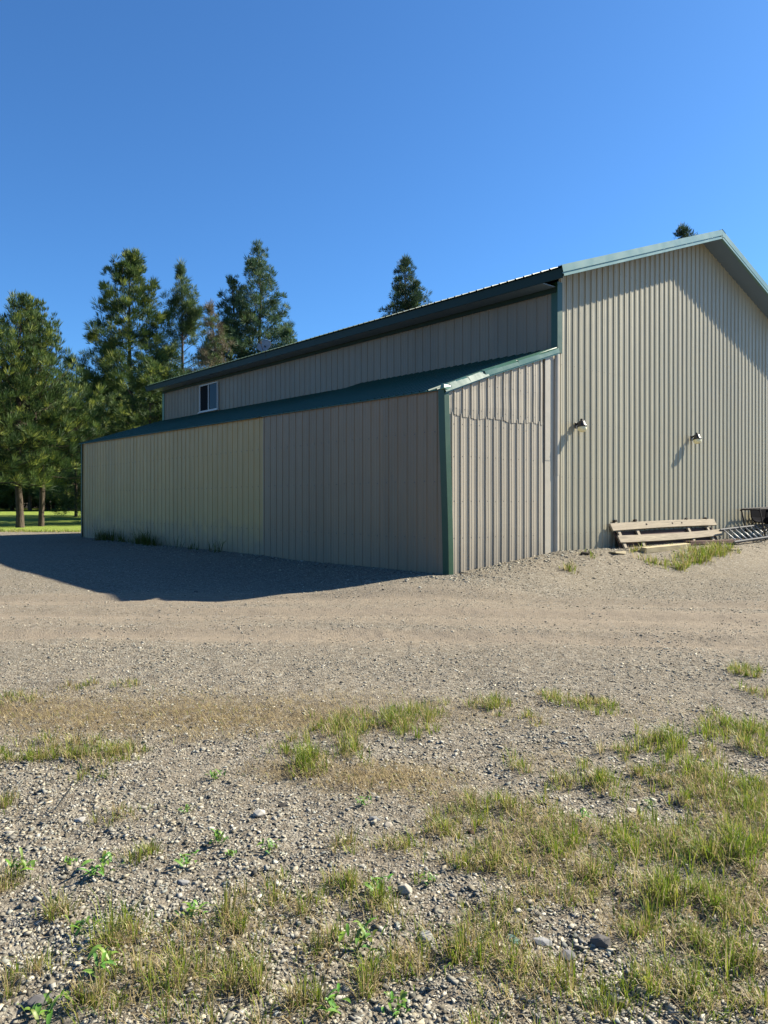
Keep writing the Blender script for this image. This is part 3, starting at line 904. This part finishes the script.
# ------------------------------------------------------------------ conifers
def needle_mesh(name, C, D, size, nn, wdt, tints, rng, parent, spread=.9):
    n = len(C)
    if n == 0: return None
    Cc = np.repeat(C, nn, 0); Dd = np.repeat(D, nn, 0); Sz = np.repeat(size, nn)
    R = rng.normal(size=(n * nn, 3)); R /= np.linalg.norm(R, axis=1, keepdims=True)
    dr = Dd * .75 + R * spread + np.array([0, 0, .18]); dr /= np.linalg.norm(dr, axis=1, keepdims=True)
    ln = Sz * rng.uniform(.55, 1.15, n * nn)
    base = Cc + R * (Sz * .22)[:, None]
    side = np.cross(dr, rng.normal(size=(n * nn, 3))); side /= np.linalg.norm(side, axis=1, keepdims=True)
    wv = (wdt * rng.uniform(.6, 1.3, n * nn))[:, None] * side * .5
    tip = base + dr * ln[:, None]; mid = base + dr * (ln * .5)[:, None]
    V = np.stack([base, mid + wv, tip, mid - wv], 1).reshape(-1, 3)
    F = np.arange(len(V)).reshape(-1, 4)
    t = np.repeat(tints, nn, 0) * rng.uniform(.75, 1.25, (n * nn, 1))
    return bulk(name, V, F, M_NEEDLE, parent, tint=np.repeat(np.clip(t, 0, 1), 4, 0))

def make_tree(name, seed, H, hb, prof, R, nwh, el, csize, wdt, nn, pal, trunk_r, dens=1.0, leaders=((0, 0, 1.0),), bushy=.3, up=.3, bare=.0, gap=.12, spread=.85):
    """trunk with limbs and a needle crown. prof(t): branch length share at crown height t (0 base .. 1 top)"""
    rng = np.random.default_rng(seed)
    root = empty(name)
    tb = MB()
    C, D, SZ, TN = [], [], [], []
    for lx, ly, hs in leaders:
        Hh = H * hs
        wob = rng.normal(size=(6, 2)) * .12
        def axis(z):
            t = z / Hh
            f = t * 5; i = min(4, int(f)); q = f - i
            o = wob[i] * (1 - q) + wob[min(5, i + 1)] * q
            s_ = min(1, max(0, (z - hb * .8) / (H * .25)))
            return np.array([lx * s_ + o[0] * min(1, t * 3), ly * s_ + o[1] * min(1, t * 3), z])
        if True:
            zs = np.linspace(-.4, Hh, 12)
            tb.tube([axis(max(z, 0)) if z > 0 else (axis(0) + np.array([0, 0, z])) for z in zs], [max(.012, trunk_r * (1 - max(0, z) / Hh) ** .8 * (1.25 if z < .1 else 1)) for z in zs], 9, cap=False)
        for wi in range(nwh):
            z = hb + (Hh - hb) * ((wi + rng.uniform(-.35, .35)) / nwh) ** .92 if wi else hb
            t = (z - hb) / (Hh - hb)
            for bi in range(rng.integers(4, 7)):
                if rng.random() < gap: continue
                az = rng.uniform(0, 2 * math.pi)
                ln = R * prof(t) * rng.uniform(.62, 1.18) * (hs if len(leaders) > 1 else 1)
                if ln < .15: ln = .15
                e0 = math.radians(el[0] + (el[1] - el[0]) * t + rng.uniform(-12, 12))
                p = axis(z + rng.uniform(-.15, .15)); pts = [p]
                ns = 5
                dd = None
                for k_ in range(ns):
                    e = e0 + up * (k_ / ns) ** 1.3
                    a2 = az + rng.uniform(-.22, .22)
                    dd = np.array([math.cos(a2) * math.cos(e), math.sin(a2) * math.cos(e), math.sin(e)])
                    p = p + dd * ln / ns; pts.append(p)
                r0 = max(.012, min(.05, trunk_r * .28) * (1 - t * .7))
                tb.tube(pts, [r0 * (1 - .85 * i / ns) for i in range(ns + 1)], 4, cap=False)
                pts = np.array(pts)
                nc = max(2, int(ln * 3.4 * dens))
                for c_ in range(nc):
                    s_ = rng.uniform(.22 + bare, 1.04) if c_ else 1.0
                    f = min(s_, .999) * ns; i = int(f); q = f - i
                    c = pts[i] * (1 - q) + pts[i + 1] * q
                    lat = np.array([-math.sin(az), math.cos(az), 0]) * rng.normal() * ln * bushy * (1.15 - s_) * .8
                    dr_ = (pts[min(i + 1, ns)] - pts[i]); dr_ = dr_ / (np.linalg.norm(dr_) + 1e-6)
                    l_ = np.linalg.norm(lat)
                    if l_ > .05: dr_ = dr_ * .6 + lat / l_ * .5
                    c = c + lat + rng.normal(size=3) * .10
                    C.append(c); D.append(dr_ + np.array([0, 0, up * .6])); SZ.append(csize * rng.uniform(.7, 1.2) * (.75 + .35 * (1 - t)))
                    j = rng.random(); a, b_ = pal[0], pal[1]
                    col = np.array(a) * (1 - j) + np.array(b_) * j
                    if len(pal) > 2 and rng.random() < pal[3]: col = np.array(pal[2])
                    TN.append(col)
        # leader shoots
        for k_ in range(5):
            C.append(axis(Hh * (1 - .012 * k_))); D.append(np.array([0, 0, 1.6])); SZ.append(csize * 1.0); TN.append(np.array(pal[1]))
    tb.build('trunk', M_BARK, root, smooth=True)
    needle_mesh('crown', np.array(C), np.array(D), np.array(SZ), nn, wdt, np.array(TN), rng, root, spread)
    return root

PINE = ((.022, .050, .017), (.085, .132, .032), (.20, .235, .045), .15)
PINEB = ((.034, .070, .030), (.085, .13, .05), (.12, .16, .05), .1)
FIR = ((.032, .070, .036), (.075, .125, .06), (.10, .15, .05), .12)
BROWN = ((.09, .075, .05), (.17, .14, .09), (.08, .12, .035), .4)
def cone(t): return (1 - t) ** .75 * (.75 + .25 * min(1, t * 6))
def oval(t): return (max(0, 1 - ((t - .3) / .72) ** 2)) ** .6 * (.65 if t < .12 else 1)
def full(t): return (1 - t) ** .55 * (.7 + .3 * min(1, t * 5))

def ztop(py, Y): return CAMZ + (HORIZ - py) / FPX * Y
def put(o, px, Y, label, group=None, rz=None, sc=1.0, x=None):
    xx = (px - 384) / FPX * Y if x is None else x
    o.location = place(xx, Y, 0); o.scale = (sc, sc, sc)
    o.rotation_euler = (0, 0, rz if rz is not None else random.uniform(0, 6.28))
    return tag(o, label, 'tree', group)

t1 = make_tree('pine_tree', 21, 12.6, 2.7, full, 3.5, 25, (-10, 58), .44, .03, 30, PINE, .21, 1.25, bushy=.45, up=.7, gap=.2, spread=.65)
put(t1, 20, 41, 'pine with a bare thick trunk on the lawn at the far left, tall spire top', rz=.4)
t2 = make_tree('pine_tree', 22, 12.5, 3.0, full, 4.4, 20, (-5, 60), .38, .03, 30, PINE, .15, 1.0, bushy=.34, up=.9, gap=.3, spread=.6, leaders=((.3, 0, 1.0), (-.6, .3, .95), (1.5, 0, .96)))
put(t2, 41, 42.5, 'pine with a thin bare trunk and open spiky top, beside the thicker trunk', rz=2.2)
t3 = make_tree('pine_tree', 23, 20.0, 3.5, full, 5.4, 32, (-12, 48), .58, .036, 40, PINE, .30, 1.5, bushy=.55, up=.6, gap=.14, spread=.7)
put(t3, 129, 57, 'tall full green pine rising just left of the barn roof end', rz=1.0)
t4 = make_tree('pine_tree', 24, 22.0, 6, cone, 5.4, 26, (5, 58), .62, .036, 36, PINEB, .24, 1.3, bushy=.35, up=.55, bare=.1, gap=.3)
put(t4, 182, 66, 'slimmer open bluish pine between the full pine and the brown tree')
t5 = make_tree('brown_conifer', 25, 14.2, 2, cone, 3.6, 26, (15, 60), .42, .024, 34, BROWN, .16, 1.4, bushy=.5, up=.3, gap=.1)
put(t5, 210, 49, 'browning thin conifer showing behind the barn roof above the window')
t6 = make_tree('fir_tree', 26, 21.7, 3, full, 4.6, 32, (-5, 48), .52, .036, 38, FIR, .30, 1.35, leaders=((.5, .2, 1.0), (-1.5, 0, .87)), bushy=.55, up=.4)
put(t6, 252, 60, 'dense dark fir with two tops standing above the satellite dish', rz=0.0)
t7 = make_tree('fir_tree', 27, 14.6, 2, cone, 4.2, 24, (-5, 50), .48, .036, 34, FIR, .2, 1.2, bushy=.5, up=.4)
put(t7, 290, 58, 'short green conifer tucked beside the two-topped fir at the roof line')
t8 = make_tree('fir_tree', 28, 21.6, 3, cone, 5.7, 46, (-15, 42), .50, .036, 36, ((.02, .045, .026), (.05, .085, .042), (.07, .11, .04), .1), .25, 1.45, bushy=.55, up=.35, gap=.05)
put(t8, 405, 63, 'lone cone-shaped dark conifer above the middle of the barn roof')
t9 = copy_tree(t8); put(t9, 685, 72, 'single conifer tip peeking over the barn roof near its peak', rz=3.0, sc=ztop(229, 72) / 21.8)
t10 = copy_tree(t1); put(t10, -16, 39, 'pine cut by the left picture edge with bright low boughs', rz=3.6, sc=.93)
# low bright young trees at the forest front
fb = make_tree('pine_tree', 29, 10.5, .8, oval, 3.0, 20, (-10, 50), .44, .034, 34, PINE, .13, 1.5, bushy=.55, up=.5)
put(fb, 112, 50, 'bushy bright young pine right behind the lean-to far corner', sc=.78, rz=.5)
fb2 = copy_tree(fb); put(fb2, 150, 47, 'bushy young pine hiding behind the barn far end', sc=.95, rz=2.5)
fb3 = copy_tree(fb); put(fb3, 76, 60, 'bushy young pine in the gap between trunks and barn', sc=.95, rz=4.2)
# forest beyond the lawn
fa = make_tree('pine_tree', 31, 17, 2.0, full, 4.6, 22, (-15, 40), .62, .06, 26, PINEB, .26, 1.1, bushy=.5, up=.4)
fc = make_tree('fir_tree', 32, 18, 1.2, cone, 5.0, 26, (-20, 35), .6, .06, 26, FIR, .24, 1.1, bushy=.5, up=.3)
spots = [(-8,82,380),(12,86,372),(30,82,392),(54,88,385),(70,84,400),(97,90,390),(-30,84,372),(-95,90,360),(-60,84,372),(-35,97,350),(-18,80,385),(2,92,372),(18,84,392),(32,100,378),(48,86,395),(63,96,385),(78,83,402),(92,101,384),(105,88,396),(120,98,380),(138,84,395),
         (155,100,375),(172,90,385),(190,102,372),(212,86,385),(235,96,375),(262,104,365),(300,92,360),(-130,100,350),(-5,112,365),(40,116,372),(85,114,378),(130,118,368),(-75,112,350),(60,105,390),(10,104,380),(340,98,352)]
for i, (px, Y, py) in enumerate(spots):
    src = fa if i % 2 == 0 else fc
    o = src if i < 2 else copy_tree(src)
    base = 17 if src is fa else 18
    put(o, px, Y, 'dark forest %s in the shaded wood beyond the lawn' % ('pine' if src is fa else 'fir'), 'trees of the wood beyond the lawn', sc=(ztop(py, Y) - float(height((px - 384) / FPX * Y, Y))) / base)
# low undergrowth along the wood's edge
rg = np.random.default_rng(77)
nU = 2600
ux = rg.uniform(-95, 6, nU); uy = 95 + 5 * rg.random(nU) + rg.normal(0, 1.5, nU)
uh = rg.random(nU) ** .8 * (2.2 + 3.0 * vnoise(ux * .25, uy * 0, 6))
tag(needle_mesh('undergrowth', np.stack([ux, uy, height(ux, uy) + uh], 1), rg.normal(size=(nU, 3)) * .4, np.full(nU, .9), 12, .22, np.repeat(np.array([[.02, .035, .014]]), nU, 0) * rg.uniform(.6, 1.8, (nU, 1)), rg, None), 'dark low undergrowth along the far wood edge', 'undergrowth', kind='stuff')
# nothing more
for i, (x, Y) in enumerate(((24, 78), (46, 80), (-2, 92))):
    pass

# ------------------------------------------------------------------ gravel stones
ICO = None
def ico():
    t = (1 + 5 ** .5) / 2
    V = np.array([(-1, t, 0), (1, t, 0), (-1, -t, 0), (1, -t, 0), (0, -1, t), (0, 1, t), (0, -1, -t), (0, 1, -t), (t, 0, -1), (t, 0, 1), (-t, 0, -1), (-t, 0, 1)], float)
    V /= np.linalg.norm(V[0])
    F = np.array([(0, 11, 5), (0, 5, 1), (0, 1, 7), (0, 7, 10), (0, 10, 11), (1, 5, 9), (5, 11, 4), (11, 10, 2), (10, 7, 6), (7, 1, 8), (3, 9, 4), (3, 4, 2), (3, 2, 6), (3, 6, 8), (3, 8, 9), (4, 9, 5), (2, 4, 11), (6, 2, 10), (8, 6, 7), (9, 8, 1)])
    return V, F
IV, IF = ico()
CV = np.array([(x, y, z) for z in (-1, 1) for y in (-1, 1) for x in (-1, 1)], float) * .8
CF = np.array([(0, 2, 3), (0, 3, 1), (4, 5, 7), (4, 7, 6), (0, 1, 5), (0, 5, 4), (2, 6, 7), (2, 7, 3), (0, 4, 6), (0, 6, 2), (1, 3, 7), (1, 7, 5)])
def stone_geo(x, y, size, rng, flat=(.18, .5), sink=.34):
    """angular crushed chips: skewed, jittered blocks lying at random tilts"""
    n = len(x)
    V = CV[None] * rng.uniform(.45, 1.15, (n, 8, 1)) + rng.normal(0, .16, (n, 8, 3))
    sc = np.stack([size * rng.uniform(.8, 1.5, n), size * rng.uniform(.5, .95, n), size * rng.uniform(*flat, n)], 1)
    V = V * sc[:, None, :]
    for ax, sd in ((0, .2), (1, .2), (2, 3.0)):
        a = rng.normal(0, sd, n); c, s_ = np.cos(a)[:, None], np.sin(a)[:, None]
        i, j = [(1, 2), (2, 0), (0, 1)][ax]
        P, Q = V[..., i].copy(), V[..., j].copy()
        V[..., i] = P * c - Q * s_; V[..., j] = P * s_ + Q * c
    V[..., 0] += x[:, None]; V[..., 1] += y[:, None]
    V[..., 2] += (zfine(x, y) + sc[:, 2] * (1 - 2 * sink))[:, None]
    F = (np.arange(n)[:, None, None] * 8 + CF[None]).reshape(-1, 3)
    return V.reshape(-1, 3), F
def stone_tint(n, rng):
    g_ = np.clip(rng.normal(.285, .11, n), .07, .62)
    warm = rng.uniform(0, 1, n) ** 2
    t = np.stack([g_ * (1.01 + .06 * warm), g_ * (.965 - .03 * warm), g_ * (.82 - .16 * warm)], 1)
    bl = rng.random(n) < .12
    t[bl] = t[bl] * np.array([.82, .9, .95]); t *= .80
    return t
def scatter(n, y0, y1, rng, power=1.0):
    """points over the ground in front of the building, denser towards the viewer"""
    r = rng.random(n)
    y = (y0 ** (1 - power) + r * (y1 ** (1 - power) - y0 ** (1 - power))) ** (1 / (1 - power)) if power != 1 else y0 * (y1 / y0) ** r
    x = rng.uniform(-.62, .62, n) * y + rng.uniform(-.5, .5, n)
    return x, y
def inside_building(x, y, m=.04):
    u, l = local(x, y)
    return (u > -m) & (u < UE + m) & (l > -m) & (l < LEN)
sx, sy = scatter(400000, 2.2, 21, RNG, .5)
keep = RNG.random(len(sx)) > np.clip(soilmap(sx, sy) * .95 + trackmap(sx, sy) * .9 - .05, 0, .93)
keep &= ~inside_building(sx, sy)
keep &= RNG.random(len(sx)) > sstep(14, 21, sy) * .5
sx, sy = sx[keep], sy[keep]
# gravel drifted up along the foot of the walls
wu = RNG.uniform(-.6, UE + .3, 9000); wd = np.abs(RNG.normal(0, .55, 9000)) + .02
wl_ = RNG.uniform(-.4, LEN * .8, 5000); we = np.abs(RNG.normal(0, .6, 5000)) + .05
du_ = np.concatenate([wu, -we]); dl_ = np.concatenate([-wd, wl_])
sx = np.concatenate([sx, P0[0] + du_ * GX - dl_ * GY]); sy = np.concatenate([sy, P0[1] + du_ * GY + dl_ * GX])
drift = np.zeros(len(sx)); drift[-14000:] = 1
clus = .55 + .9 * fbm(sx * 1.7, sy * 1.7, 91, 3)
ss = np.clip(RNG.lognormal(math.log(.0046), .55, len(sx)) * clus, .0025, .02) * np.interp(sy, [3, 7, 15], [1, .95, 1.05]) * (1 + 1.1 * drift)
sv, sf = stone_geo(sx, sy, ss, RNG)
tag(bulk('gravel', sv, sf, M_STONE, tint=np.repeat(stone_tint(len(sx), RNG), 8, 0)), 'loose grey crushed gravel strewn over the drive', 'gravel', kind='stuff')

# ------------------------------------------------------------------ grass
def blades(x, y, z, length, width, lean, az, tint, rng):
    n = len(x)
    root = np.stack([x, y, z], 1)
    d = np.stack([np.cos(az), np.sin(az), np.zeros(n)], 1)
    side = np.stack([-np.sin(az + rng.normal(0, .8, n)), np.cos(az), np.zeros(n)], 1); side /= np.linalg.norm(side, axis=1, keepdims=True) + 1e-9
    th1, th2 = lean * .6, np.minimum(lean * 1.7, 1.75)
    m = root + (d * np.sin(th1)[:, None] + np.array([0, 0, 1]) * np.cos(th1)[:, None]) * (length * .5)[:, None]
    t = m + (d * np.sin(th2)[:, None] + np.array([0, 0, 1]) * np.cos(th2)[:, None]) * (length * .5)[:, None]
    wv = side * (width * .5)[:, None]
    V = np.stack([root - wv, root + wv, m - wv * .8, m + wv * .8, t], 1).reshape(-1, 3)
    b = np.arange(n)[:, None, None] * 5
    F = (b + np.array([(0, 1, 3), (0, 3, 2), (2, 3, 4)])[None]).reshape(-1, 3)
    dark = np.array([.8, .8, .8, .8, 1, 1, 1, 1, 1.05]) if False else None
    return V, F, np.repeat(tint, 5, 0)

GREENS = np.array([(.085, .15, .012), (.13, .195, .016), (.19, .235, .024), (.26, .265, .05)])
STRAW = np.array([(.38, .30, .14), (.29, .225, .10), (.44, .36, .20), (.21, .155, .075)])
def tints(n, green, rng):
    isg = rng.random(n) < green
    t = STRAW[rng.integers(0, 4, n)].copy()
    t[isg] = GREENS[rng.integers(0, 4, n)][isg]
    return t * rng.uniform(.8, 1.2, (n, 1))

def tufts(cx, cy, ch, cg, per, rng, rad=.035):
    n = len(cx)
    k = rng.poisson(per, n) + 3
    I = np.repeat(np.arange(n), k); m = len(I)
    r = np.abs(rng.normal(0, 1, m)) * rad * np.repeat(rng.uniform(.5, 1.6, n), k); a = rng.uniform(0, 2 * np.pi, m)
    x, y = cx[I] + r * np.cos(a), cy[I] + r * np.sin(a)
    L_ = ch[I] * rng.uniform(.45, 1.15, m)
    lean = np.clip(np.abs(rng.normal(.28, .28, m)) + r / (rad * 3) * .5, .02, 1.2)
    return x, y, L_, lean, a + rng.normal(0, .6, m), tints(m, cg[I], rng)

parts = []
for bx, by, rx, ry, am, gr, hh in BW:
    area = math.pi * rx * ry
    n = int(np.clip(area * 170 * am, 5, 110))
    cx, cy = bx + RNG.normal(0, .62, n) * rx, by + RNG.normal(0, .62, n) * ry
    ch = hh * RNG.uniform(.5, 1.15, n)
    parts.append(tufts(cx, cy, ch, np.clip(RNG.normal(gr + .18, .22, n), .02, .97), 24, RNG))
# background cover
mx, my = scatter(80000, 2.2, 9.0, RNG, .3)
cv = cover(mx, my)
kp = RNG.random(len(mx)) < (np.clip(cv - .12, 0, 1) * .5) * np.interp(my, [2, 9], [.3, .4])
mx, my = mx[kp], my[kp]
gshare = np.clip(.6 + .4 * (fbm(mx * 1.6, my * 1.6, 61, 3) - .5) * 2 + .12 * (mx > .4), .05, .9)
parts.append(tufts(mx, my, RNG.uniform(.035, .115, len(mx)), gshare, 7, RNG, .03))
x, y, L_, lean, az, tn = (np.concatenate([p[i] for p in parts]) for i in range(6))
V, F, T_ = blades(x, y, zfine(x, y) - .004, L_, RNG.uniform(.0022, .0048, len(x)) * np.interp(y, [3, 9], [1, 1.5]), lean, az, tn, RNG)
tag(bulk('grass', V, F, M_BLADE, tint=T_), 'thin green and straw coloured grass tufts growing through gravel', 'grass', kind='stuff')
print('grass blades', len(x), 'stones', len(sx))

# fallen dry straw lying on the soil
hx, hy = scatter(230000, 2.2, 9.5, RNG, .3)
kp = RNG.random(len(hx)) < np.clip(soilmap(hx, hy) - .15, 0, 1) * .8
hx, hy = hx[kp], hy[kp]; n = len(hx)
V, F, T_ = blades(hx, hy, zfine(hx, hy) + RNG.uniform(.002, .012, n), RNG.uniform(.035, .12, n), RNG.uniform(.0018, .0035, n), RNG.uniform(1.1, 1.5, n), RNG.uniform(0, 6.28, n), tints(n, .06, RNG), RNG)
tag(bulk('dry_straw', V, F, M_BLADE, tint=T_), 'fallen dry straw matted over bare brown soil', 'dry grass', kind='stuff')

# grass by the planks and weeds along the walls
def patch(name, pts, per, hmin, hmax, green, label, rad=.06, wid=1.8, shade=1.0):
    P = np.array(pts); n = len(P)
    x, y, L_, lean, az, tn = tufts(P[:, 0], P[:, 1], RNG.uniform(hmin, hmax, n), np.full(n, green), per, RNG, rad)
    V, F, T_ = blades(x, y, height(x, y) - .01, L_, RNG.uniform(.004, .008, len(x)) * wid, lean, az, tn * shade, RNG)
    return tag(bulk(name, V, F, M_BLADE, tint=T_), label, 'grass', kind='stuff')
pts = []
for px, py, rx, ry, n in ((704, 554, 26, 4, 80), (684, 557, 24, 3, 40), (719, 551, 16, 3, 50), (652, 557, 14, 2, 8), (638, 551, 8, 2, 8), (568, 566, 5, 3, 6), (590, 558, 6, 2, 4)):
    for _ in range(n):
        pts.append(ground_at(px + random.gauss(0, .5) * rx, py + random.gauss(0, .5) * ry))
patch('grass', pts, 11, .16, .34, .68, 'clump of fresh green grass in front of the planks and ladder')
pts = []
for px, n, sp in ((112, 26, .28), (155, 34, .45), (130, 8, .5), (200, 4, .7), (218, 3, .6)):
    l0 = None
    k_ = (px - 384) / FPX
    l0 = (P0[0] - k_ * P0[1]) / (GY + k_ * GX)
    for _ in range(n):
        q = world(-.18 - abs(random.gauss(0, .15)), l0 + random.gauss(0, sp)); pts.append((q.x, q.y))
patch('grass', pts, 9, .2, .75, .85, 'uncut weeds tinted dark for the shade along the lean-to wall', .07, 2.2, .45)  # blade tint lowered, so the wall's shade is part of the colour
# scattered rough grass at the lawn edge
pts = []
for _ in range(420):
    xx = random.uniform(-32, -10); pts.append((xx, 36.6 + .06 * abs(xx + 14) + random.gauss(0, .35)))
patch('grass', pts, 10, .08, .22, .7, 'ragged grass fringe along the edge of the lawn', .1, 3)

# ------------------------------------------------------------------ broad-leaved weeds
def leaf(mb_v, mb_f, base, az, el, ln, wd, cols, col):
    n = 4
    b0 = len(mb_v)
    for i in range(n + 1):
        t = i / n
        wv = wd * math.sin(math.pi * min(1, .12 + t * .88)) ** .8 * .5
        e = el - t * .7
        p = base + Vector((math.cos(az) * math.cos(el), math.sin(az) * math.cos(el), math.sin(el) - .35 * t * t)) * ln * t
        s_ = Vector((-math.sin(az), math.cos(az), 0))
        mb_v += [p - s_ * wv + Vector((0, 0, wv * .35)), p, p + s_ * wv + Vector((0, 0, wv * .35))]
        cols += [col] * 3
    for i in range(n):
        for k_ in range(2):
            q = b0 + i * 3 + k_
            mb_f.append((q, q + 1, q + 4, q + 3))
def weed_mesh(seed, nl, size):
    rnd = random.Random(seed)
    V, F, Cc = [], [], []
    ang = rnd.uniform(0, 6)
    for i in range(nl):
        ang += 2.4 + rnd.uniform(-.4, .4)
        lvl = rnd.uniform(0, .08) * size / .1; off_ = Vector((rnd.gauss(0, .35) * size, rnd.gauss(0, .35) * size, lvl))
        c = (.09 + rnd.uniform(0, .08), .19 + rnd.uniform(0, .08), .03 + rnd.uniform(0, .02)); lvl *= 1.0
        leaf(V, F, off_, ang, rnd.uniform(.35, 1.25), size * rnd.uniform(.6, 1.1), size * rnd.uniform(.16, .30), Cc, c)
    me = bulk('broadleaf_weed', np.array([tuple(v) for v in V]), np.array(F), M_WEED, tint=np.array(Cc), smooth=True)
    return me
wm = [weed_mesh(51, 22, .075), weed_mesh(52, 17, .085), weed_mesh(53, 30, .065), weed_mesh(54, 16, .09)]
WEEDS = [(20, 877, 1, 1.1, 'leafy green weed on gravel near the left picture edge'), (100, 876, 0, 1.25, 'bushy bright broad-leaved weed in open gravel, upper of the left weeds'),
 (220, 843, 2, 1.1, 'low leafy weed at the upper right of the left gravel'), (187, 866, 3, .9, 'upright leafy weed left of the grey flat stone patch'),
 (80, 933, 1, .9, 'small bright weed just left of the thick grass tuft'), (193, 918, 0, .9, 'small green weed above the tall grass near the bottom left'),
 (103, 978, 3, 1.1, 'tall bladed weed in front of the thick left tuft'), (43, 1020, 1, 1.1, 'bright weed at the bottom edge by the dark flat stone'),
 (68, 866, 2, .7, 'tiny weed between two bigger weeds on the left gravel'), (230, 858, 2, .65, 'tiny weed right of the low leafy weed'),
 (186, 812, 0, .6, 'small lone weed high in the left gravel'), (271, 853, 1, .8, 'small weed at the gravel edge left of the straw patches'),
 (364, 806, 0, .7, 'small weed beside the grey flat stone by the straw patch'), (379, 893, 3, 1.0, 'bright upright weed next to the pale flat stone'),
 (366, 948, 1, 1.2, 'bright green weed in the middle of the grass at the bottom'), (396, 1012, 0, .8, 'small bright weed at the bottom middle edge'),
 (333, 1016, 3, .9, 'bladed weed at the bottom edge left of the middle'), (216, 779, 0, .85, 'lone vivid weed on bare gravel below the drive'),
 (430, 885, 1, .6, 'small weed right of the upright weed by pale stone'), (585, 822, 3, .8, 'dark bladed weed at the gravel gap within the right grass'),
 (650, 806, 2, .6, 'tiny yellow-green weed in the right gravel gap')]
for i, (px, py, k_, s_, lab) in enumerate(WEEDS):
    src = wm[k_]
    first = not src.get('used')
    o = src if first else src.copy()
    if first: src['used'] = 1
    else: COL.objects.link(o)
    x_, y_ = ground_at(px, py)
    o.location = (x_, y_, float(zfine(np.array([x_]), np.array([y_]))[0])); o.scale = (s_ * .8,) * 3; o.rotation_euler = (0, 0, random.uniform(0, 6.28))
    tag(o, lab, 'weed', 'broad-leaved weeds in the gravel')
for o in bpy.data.objects:
    if 'used' in o: del o['used']

# ------------------------------------------------------------------ single larger stones and a stick
def rock(px, py, size, col, label, flat=(.3, .45), seed=0):
    rng = np.random.default_rng(seed + 400)
    bm_v = IV * rng.uniform(.72, 1.12, (12, 1)) * np.array([1, .72, rng.uniform(*flat)]) * size
    me = bpy.data.meshes.new('stone')
    me.from_pydata([tuple(v) for v in bm_v], [], [tuple(int(q) for q in f) for f in IF]); me.update()
    a = me.attributes.new('tint', 'FLOAT_COLOR', 'POINT'); a.data.foreach_set('color', np.tile(np.array([*[q * .62 for q in col], 1.0], np.float32), 12))
    o = link_mesh('stone', me, M_STONE)
    b = o.modifiers.new('bevel', 'BEVEL'); b.width = size * .05; b.segments = 1
    x_, y_ = ground_at(px, py)
    o.location = (x_, y_, float(zfine(np.array([x_]), np.array([y_]))[0]) + size * .12); o.rotation_euler = (rng.uniform(-.2, .2), rng.uniform(-.2, .2), rng.uniform(0, 6.28))
    return tag(o, label, 'stone', 'larger stones on the gravel')
ROCKS = [(512, 943, .042, (.16, .27, .23), 'teal green flat stone among the lower grass'), (38, 1003, .055, (.14, .135, .135), 'dark grey flat stone at the bottom left'),
 (183, 883, .035, (.33, .33, .32), 'grey flat stone below the left weeds'), (80, 821, .04, (.50, .48, .43), 'whitish stone in the upper left gravel'),
 (374, 821, .045, (.25, .25, .24), 'grey flat stone beside the straw patch, centre'), (406, 893, .042, (.55, .50, .40), 'pale cream flat stone beside an upright weed'),
 (259, 816, .05, (.52, .49, .43), 'whitish stone left of the dark chip'), (283, 806, .035, (.05, .045, .04), 'nearly black chip on the open gravel'),
 (600, 945, .05, (.16, .15, .14), 'dark pointed stone in the lower right gravel'), (543, 944, .045, (.38, .38, .37), 'pale grey round stone right of the teal stone'),
 (631, 811, .04, (.50, .47, .40), 'cream stone in the gravel gap on the right'), (615, 999, .04, (.42, .39, .34), 'tan stone near the bottom right'),
 (471, 833, .03, (.10, .06, .04), 'small brown chip right of the long straw'), (426, 938, .055, (.40, .40, .38), 'light grey stone in the lower middle gravel'),
 (567, 957, .045, (.20, .20, .21), 'blue grey stone in the lower right gravel patch'), (388, 827, .035, (.42, .38, .31), 'tan stone beside the grey flat stone'),
 (196, 592, .06, (.14, .13, .12), 'dark stone on the drive by the shadow edge'), (592, 700, .06, (.10, .095, .09), 'dark upright stone in the grass line before the drive'),
 (510, 703, .05, (.14, .13, .12), 'dark stone left of the grass line gap')]
for i, (px, py, s_, c_, lab) in enumerate(ROCKS): rock(px, py, s_, c_, lab, (.5, .9) if 'upright' in lab or 'pointed' in lab else (.3, .5), i)
x_, y_ = ground_at(55, 812)
g = MB(); g.tube([(0, 0, .01), (.03, .02, .06), (.075, .035, .125)], [.006, .006, .004], 6)
tag(g.build('stick', M_PLANK, loc=place(x_, y_, 0)), 'short pale broken stick poking up from the left gravel', 'stick')
